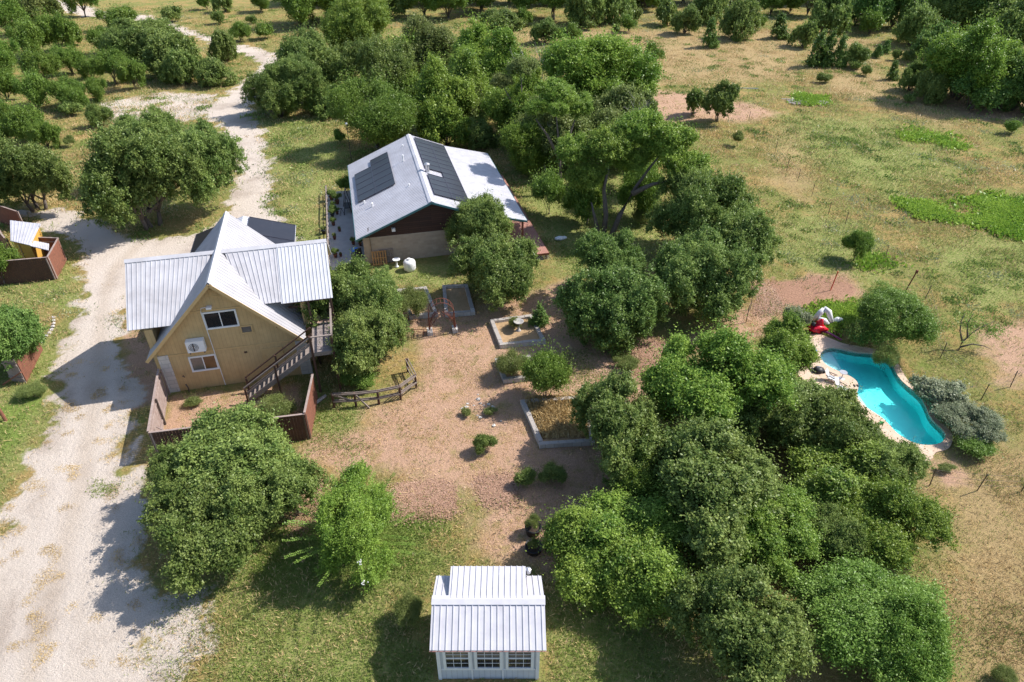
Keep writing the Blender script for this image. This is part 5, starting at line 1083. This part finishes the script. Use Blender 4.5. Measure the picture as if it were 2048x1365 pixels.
for y_ in (-.9, .9):
    for x_ in (-.35, .35): t.bar((x_, y_, 0), (0, y_, 1.7), .05)
t.bar((0, -.9, 1.7), (0, .9, 1.7), .05); t.build('frame', M['black'], o); t = MB(); t.bx(-.25, .25, -.6, .6, .45, .5); t.build('seat', M['black'], o); MB().slab([(.25, -.6, .5), (.25, .6, .5), (.35, .6, 1.0), (.35, -.6, 1.0)], .03).build('backrest', M['black'], o)
o = empty('storage_bin', q(617, 1060), 'blue plastic bin on the patio', 'bin', rz=AX); t = MB(); t.bx(-.2, .2, -.32, .32, 0, .4); t.build('body', M['blue'], o); MB().bx(-.22, .22, -.34, .34, .402, .45).build('lid', M['blue'], o)
o = empty('kettle_grill', q(620, 1185), 'black round barbecue grill at the near end of the patio', 'grill'); MB().lathe((0, 0, .45), [(.05, 0), (.24, .1), (.28, .22), (.24, .34), (.05, .42), (.01, .42)], 14).build('bowl', M['black'], o, True); t = MB()
for a_ in (0, 2.1, 4.2): t.bar((.26*math.cos(a_), .26*math.sin(a_), 0), (.1*math.cos(a_), .1*math.sin(a_), .5), .03)
t.build('leg', M['black'], o)
o = empty('patio_chair', q(690, 1160), 'black patio chair beside the barbecue grill', 'chair', rz=.5); t = MB(); t.bx(-.25, .25, -.25, .25, .4, .45); t.build('seat', M['black'], o); MB().bx(-.25, .25, .22, .26, .46, .95).build('backrest', M['black'], o)
for x_ in (-.22, .22):
    for y_ in (-.22, .22): MB().bx(x_-.02, x_+.02, y_-.02, y_+.02, 0, .4).build('leg', M['black'], o)
pot(G(648, 468), 1.4, 'dark potted plant standing on the dry lawn outside the patio', kind='weed', mat='black', ph=.8)
# tubs near the garden shed
def tub(p, r, h, label, mat, kind=None, ph=1., zz=0):
    o = empty('planter_tub', p, label, 'planter'); MB().lathe((0, 0, 0), [(r*.85, 0), (r, h), (r*1.04, h), (r*1.04, h-.05), (r*.93, h), (r*.9, h-.06), (.01, h-.07)], 18).build('tub', M[mat], o, True); MB().lathe((0, 0, h-.08), [(r*.9, 0), (r*.88, .015), (.01, .03)], 14).build('soil', M['soil'], o)
    if kind: cm, _, bk, zc = proto(kind, 1, 0); c = part('foliage', cm, o); c.location = (0, 0, h-.1); c.scale = (r*ph, r*ph, r*ph*1.5)
tub(G(1066, 1066), .36, .42, 'black tub full of tall yellow-green grass behind the garden shed', 'black', 'weed', 1.1)
tub(G(1067, 1102), .38, .32, 'black tub with wilting orange plants behind the garden shed', 'black', 'weed', .7); tub(G(1139, 1054), .42, .3, 'grey metal ring tub in the shade of the grove', 'steel')
tub(G(1096, 1100), .15, .26, 'small empty terracotta pot beside the wilting tub', 'terracotta')
# poles and oddments
o = empty('lamp_pole', G(703, 322), 'thin pole with white globe on the lawn behind the brown house', 'lamp'); MB().tube([(0, 0, 0), (0, 0, 3.6)], .035, 6).build('pole', M['steel'], o); MB().blob((0, 0, 3.7), .13, 1, 10, 0).build('globe', M['white'], o, True)
o = empty('marker_stake', G(1661, 581), 'thin red stake standing in the bare reddish earth', 'stake'); MB().tube([(0, 0, 0), (.12, 0, 1.5)], .035, 6).build('stake', M['redpaint'], o)
o = empty('utility_post', G(1808, 588), 'leaning rusty post behind the bright tree by the pool', 'post'); t = MB(); t.tube([(0, 0, 0), (.3, 0, 1.8)], .045, 7); t.build('pole', M['rust'], o); MB().box((.3, 0, 1.75), (.12, .12, .22)).build('box', M['rust'], o)
o = empty('fallen_log', G(622, 816), 'pale fallen log lying beside the right picket fence', 'log'); MB().tube([(0, 0, .1), G(652, 795)-G(622, 816)+Vector((0, 0, .12))], [.12, .09], 9).build('log', M['deadbark'], o, True)
o = empty('white_basin', G(1119, 480), 'white upturned basin on the lawn beside the porch deck', 'basin', rz=.2); MB().blob((0, 0, .12), .38, 4, 14, .1, (1.1, .65, .45)).build('shell', M['white'], o, True); MB().blob((.38, .1, .1), .25, 7, 12, .1, (1, .7, .5)).build('rim', M['white'], o, True)
o = empty('board_stack', G(1585, 205), 'stack of weathered boards lying in the dry field', 'boards'); t = MB()
for k in range(9): t.bar((rnd.uniform(-1.2, 0), k*.22-1, .1+.05*(k % 3)), (rnd.uniform(2.5, 4.5), k*.2-1.2, .1+.04*(k % 3)), .16, .05)
t.build('board', M['deadbark'], o)
o = empty('pipe_gate', G(1460, 180), 'pale metal pipe lying across dry grass in the field', 'pipe'); MB().bar((0, 0, .25), (3.6, -.2, .2), .09).build('pipe', M['alu'], o)
o = empty('timber_post', G(797, 600), 'short grey post among the weeds above the arbor', 'post'); MB().box((0, 0, .35), (.16, .16, .7)).build('post', M['deadbark'], o)
o = empty('garden_statue', G(725, 748), 'small pale garden ornament half hidden behind the staircase oak', 'ornament'); MB().lathe((0, 0, 0), [(.14, 0), (.16, .3), (.1, .5), (.13, .62), (.08, .75), (.01, .78)], 12).build('figure', M['white'], o, True)
o = empty('feed_bucket', G(561, 820), 'orange bucket in the fenced yard below the stairs', 'bucket'); MB().lathe((0, 0, 0), [(.14, 0), (.18, .3), (.16, .3), (.13, .05), (.01, .05)], 12).build('bucket', M['redpaint'], o, True)
# wire field fence
ff = empty('wire_fence', (0, 0, 0), 'wire fence on thin leaning steel posts crossing the dry field to the pool', 'fence')
fp = [(1497, 243), (1507, 265), (1527, 290), (1550, 312), (1573, 340), (1598, 362), (1623, 393), (1655, 425), (1688, 450), (1770, 520), (1850, 600), (1880, 715), (1960, 735), (1944, 790)]
def fposts(o, pts, h=1.15):
    g = [G(*p) for p in pts]
    for p in g: MB().bar(p, p+Vector((rnd.uniform(-.08, .08), rnd.uniform(-.05, .05), h)), .035).build('post', M['steel'], o)
    t = MB()
    for a, b in zip(g, g[1:]):
        for z in (.35, .7, 1.05): t.bar(a+Zv*z, b+Zv*z, .008)
    t.build('wire', M['steel'], o)
fposts(ff, [(1478, 215), (1497, 243), (1525, 275), (1550, 305), (1573, 342), (1595, 362), (1623, 393), (1656, 430), (1690, 450), (1770, 518), (1849, 600), (1880, 717), (1962, 800), (2020, 775), (2080, 720)])
f2 = empty('wire_fence', (0, 0, 0), 'thin wire fence right of the grey sage bushes running to the bottom right', 'fence')
fposts(f2, [(1859, 972), (1954, 982), (2042, 984), (2120, 985)]); 
f3 = empty('wire_fence', (0, 0, 0), 'short row of leaning steel posts on the bare earth beside the dark spreading tree', 'fence'); fposts(f3, [(1455, 670), (1492, 645), (1500, 620), (1498, 600)], 1.3)
# rocks
def rock(p, s, label, group, k): 
    o = tag(MB().blob((0, 0, s*.25), s, k, 8, .35, (1, .8, .5)).build('rock', M['limeblock']), label, 'rock', group); o.location = p; return o
k = 0
for x, y in ((925, 818), (933, 815), (948, 812), (956, 790), (957, 800), (961, 808), (968, 812), (978, 810), (985, 815), (955, 832), (960, 836), (935, 809), (988, 852), (1002, 843)):
    k += 1; rock(G(x, y), rnd.uniform(.06, .14), 'small white rock scattered on the bare yard near the lone bush', 'white rocks on the yard', k)
for i in range(9):
    f = i/8; x = 82+(107-82)*math.sin(f*math.pi*.6)*1.05; y = 685-(685-636)*f; k += 1; rock(G(x, y), .14, 'pale stone of the curved border above the leaning red panel', 'curved stone border', k)
# ---------------- ground cover ----------------
def scatter(name, n, region, size, h, mat, blades, label, seed, wid=.5, xr=None):
    """short blades in tufts over ground chosen by region(x, y) -> probability"""
    R = np.random.default_rng(seed); pts = []
    tot = 0
    while tot < n:
        yy = 9+R.random(n*2)**1.25*145 if xr is None else R.uniform(xr[2], xr[3], n*2); xx = (R.random(n*2)-.5)*2*(yy*.78+10) if xr is None else R.uniform(xr[0], xr[1], n*2)
        pr_ = region(xx, yy); k_ = R.random(n*2) < pr_; pts.append(np.stack([xx[k_], yy[k_]], 1)); tot += k_.sum()
        if len(pts) > 60: break
    P_ = np.concatenate(pts)[:n]; m_ = len(P_); D = np.hypot(P_[:, 0], P_[:, 1]); sc = np.clip(D/35, 1, 2.0)
    P3 = np.repeat(np.concatenate([P_, np.zeros((m_, 1))], 1), blades, 0); s3 = np.repeat(sc, blades)[:, None]; N_ = len(P3)
    P3[:, :2] += R.normal(size=(N_, 2))*size*s3; d = unit(np.concatenate([R.normal(size=(N_, 2))*.8, np.ones((N_, 1))], 1)); hh = h*R.uniform(.5, 1.3, (N_, 1))*s3**.6
    if h < .03: d = unit(R.normal(size=(N_, 3))*[1, 1, .25]); 
    T_ = d*hh/2 if h >= .03 else d*size*.22; b_ = unit(np.cross(d, R.normal(size=(N_, 3)))); B_ = b_*(hh*.07*wid/.5+.004)*s3**.5 if h >= .03 else unit(np.cross(T_, [0, 0, 1.]))*size*.12
    P3[:, 2] = hh[:, 0]*.42 if h >= .03 else .02+R.random(N_)*.03
    tint = np.clip(np.repeat(vnoise(P_[:, 0], P_[:, 1], .35, seed+3), blades)*.8+R.uniform(-.2, .3, N_), 0, 1)
    return tag(part(name, quads_mesh(name, P3, T_, B_, tint, mat)), label, name.replace('_', ' '), kind='stuff')
from functools import lru_cache
def fld(key):
    arr = masks[key].reshape(GX.shape)
    def f(x, y):
        i = np.clip(np.searchsorted(xs, x), 0, len(xs)-1); j = np.clip(np.searchsorted(ys, y), 0, len(ys)-1); return arr[j, i]
    return f
fg, fgr, fs_, fb, fr_, fgo = map(fld, ('gravel', 'green', 'soil', 'bright', 'red', 'gold')); fp_ = (lambda a: (lambda x, y: a[np.clip(np.searchsorted(ys, y), 0, len(ys)-1), np.clip(np.searchsorted(xs, x), 0, len(xs)-1)]))(dsd.reshape(GX.shape))
def inrect(x, y, O_, u0, u1, n0_, n1_): u = (x-O_.x)*UX.x+(y-O_.y)*UX.y; n = (x-O_.x)*NX.x+(y-O_.y)*NX.y; return (u > u0) & (u < u1) & (n > n0_) & (n < n1_)
def clear(x, y): return ~(inrect(x, y, HB, -2.9, 13.5, -2.6, 14.3)|inrect(x, y, L0, -.6, 7.9, -.1, 13.8)|((x > SB.x-.3) & (x < SB.x+3.9) & (y > SB.y-.2) & (y < SB.y+3.1))) & (fp_(x, y) < 0)
clump = lambda x, y, s, sd, t=.5: (vnoise(x, y, s, sd) > t)*1.
straight = lambda x, y: clear(x, y)*(1-fg(x, y))
scatter('dry_grass', 80000, lambda x, y: straight(x, y)*(1-fs_(x, y)*.85)*(1-fgr(x, y)*.6)*(.25+.75*clump(x, y, .4, 21, .45)), .16, .20, LM['straw'], 5, 'dry golden grass of the field', 1, .28)
scatter('green_grass', 50000, lambda x, y: straight(x, y)*(1-fs_(x, y)*.9)*np.clip(fgr(x, y)+.45*clump(x, y, .25, 8, .5), 0, 1)*(.3+.7*clump(x, y, .8, 9, .5)), .14, .13, LM['grass'], 4, 'patchy green grass of the lawns', 2, .4)
scatter('lawn_grass', 15000, lambda x, y: clear(x, y)*(fb(x, y)*.8+fgr(x, y)*.5), .07, .09, LM['grass'], 4, 'short bright lawn grass between the trees', 3, 1.0, (-22, 8, 10, 34))
scatter('field_weeds', 30000, lambda x, y: straight(x, y)*(1-fs_(x, y)*.7)*clump(x, y, .55, 51, .56)*(.3+.7*clump(x, y, 1.6, 52, .5)), .2, .17, LM['olive'], 5, 'olive weeds mottling the dry field', 12, .5)
scatter('brush_clumps', 1500, lambda x, y: straight(x, y)*(1-fs_(x, y)*.8)*clump(x, y, .3, 61, .5)*(y > 36), .22, .15, LM['oak'], 60, 'small dark green brush dotted over the dry field', 13, 1.3)
scatter('purple_weeds', 500, lambda x, y: straight(x, y)*(1-fs_(x, y)*.8)*clump(x, y, .22, 63, .62)*(y > 36), .30, .13, LM['sage'], 60, 'greyish flowering weeds dotted over the dry field', 14, 1.0)
scatter('green_weeds', 16000, lambda x, y: straight(x, y)*fb(x, y)**1.2*(.12+.88*clump(x, y, .45, 33, .47))*(y > 35),   .2, .24, LM['lime'], 5, 'lush bright weeds in the right field', 4, 1.4)
scatter('yard_stubble', 16000, lambda x, y: clear(x, y)*(fs_(x, y)*.7)*(.15+.85*clump(x, y, 1.2, 31, .5)), .07, .06, LM['straw'], 4, 'sparse dry stubble on the bare yard', 5, 1.0, (-18, 18, 14, 45))
scatter('leaf_litter', 7500, lambda x, y: clear(x, y)*(.25*(fr_(x, y) > .2)+.75*(fr_(x, y) > .5)), .22, .01, LM['litter'], 5, 'dry reddish leaf litter on the yard beds', 6, .5, (-18, 18, 14, 45))
scatter('drive_weeds', 2600, lambda x, y: clear(x, y)*fg(x, y)*(vnoise(x, y, 1.6, 17) > .78), .09, .05, LM['straw'], 6, 'tiny dry tufts dotting the white gravel', 7, 1.4, (-26, -4, 10, 40))
b0 = [G(1050, 802), G(1085, 882), G(1180, 876), G(1165, 796)]; bb = np.array([(p.x, p.y) for p in b0])
scatter('planter_grass', 2600, lambda x, y: inpoly(x, y, bb)*1., .06, .28, LM['straw'], 4, 'golden grass filling the largest planter', 8, .8, (bb[:, 0].min(), bb[:, 0].max(), bb[:, 1].min(), bb[:, 1].max())).location.z = .12
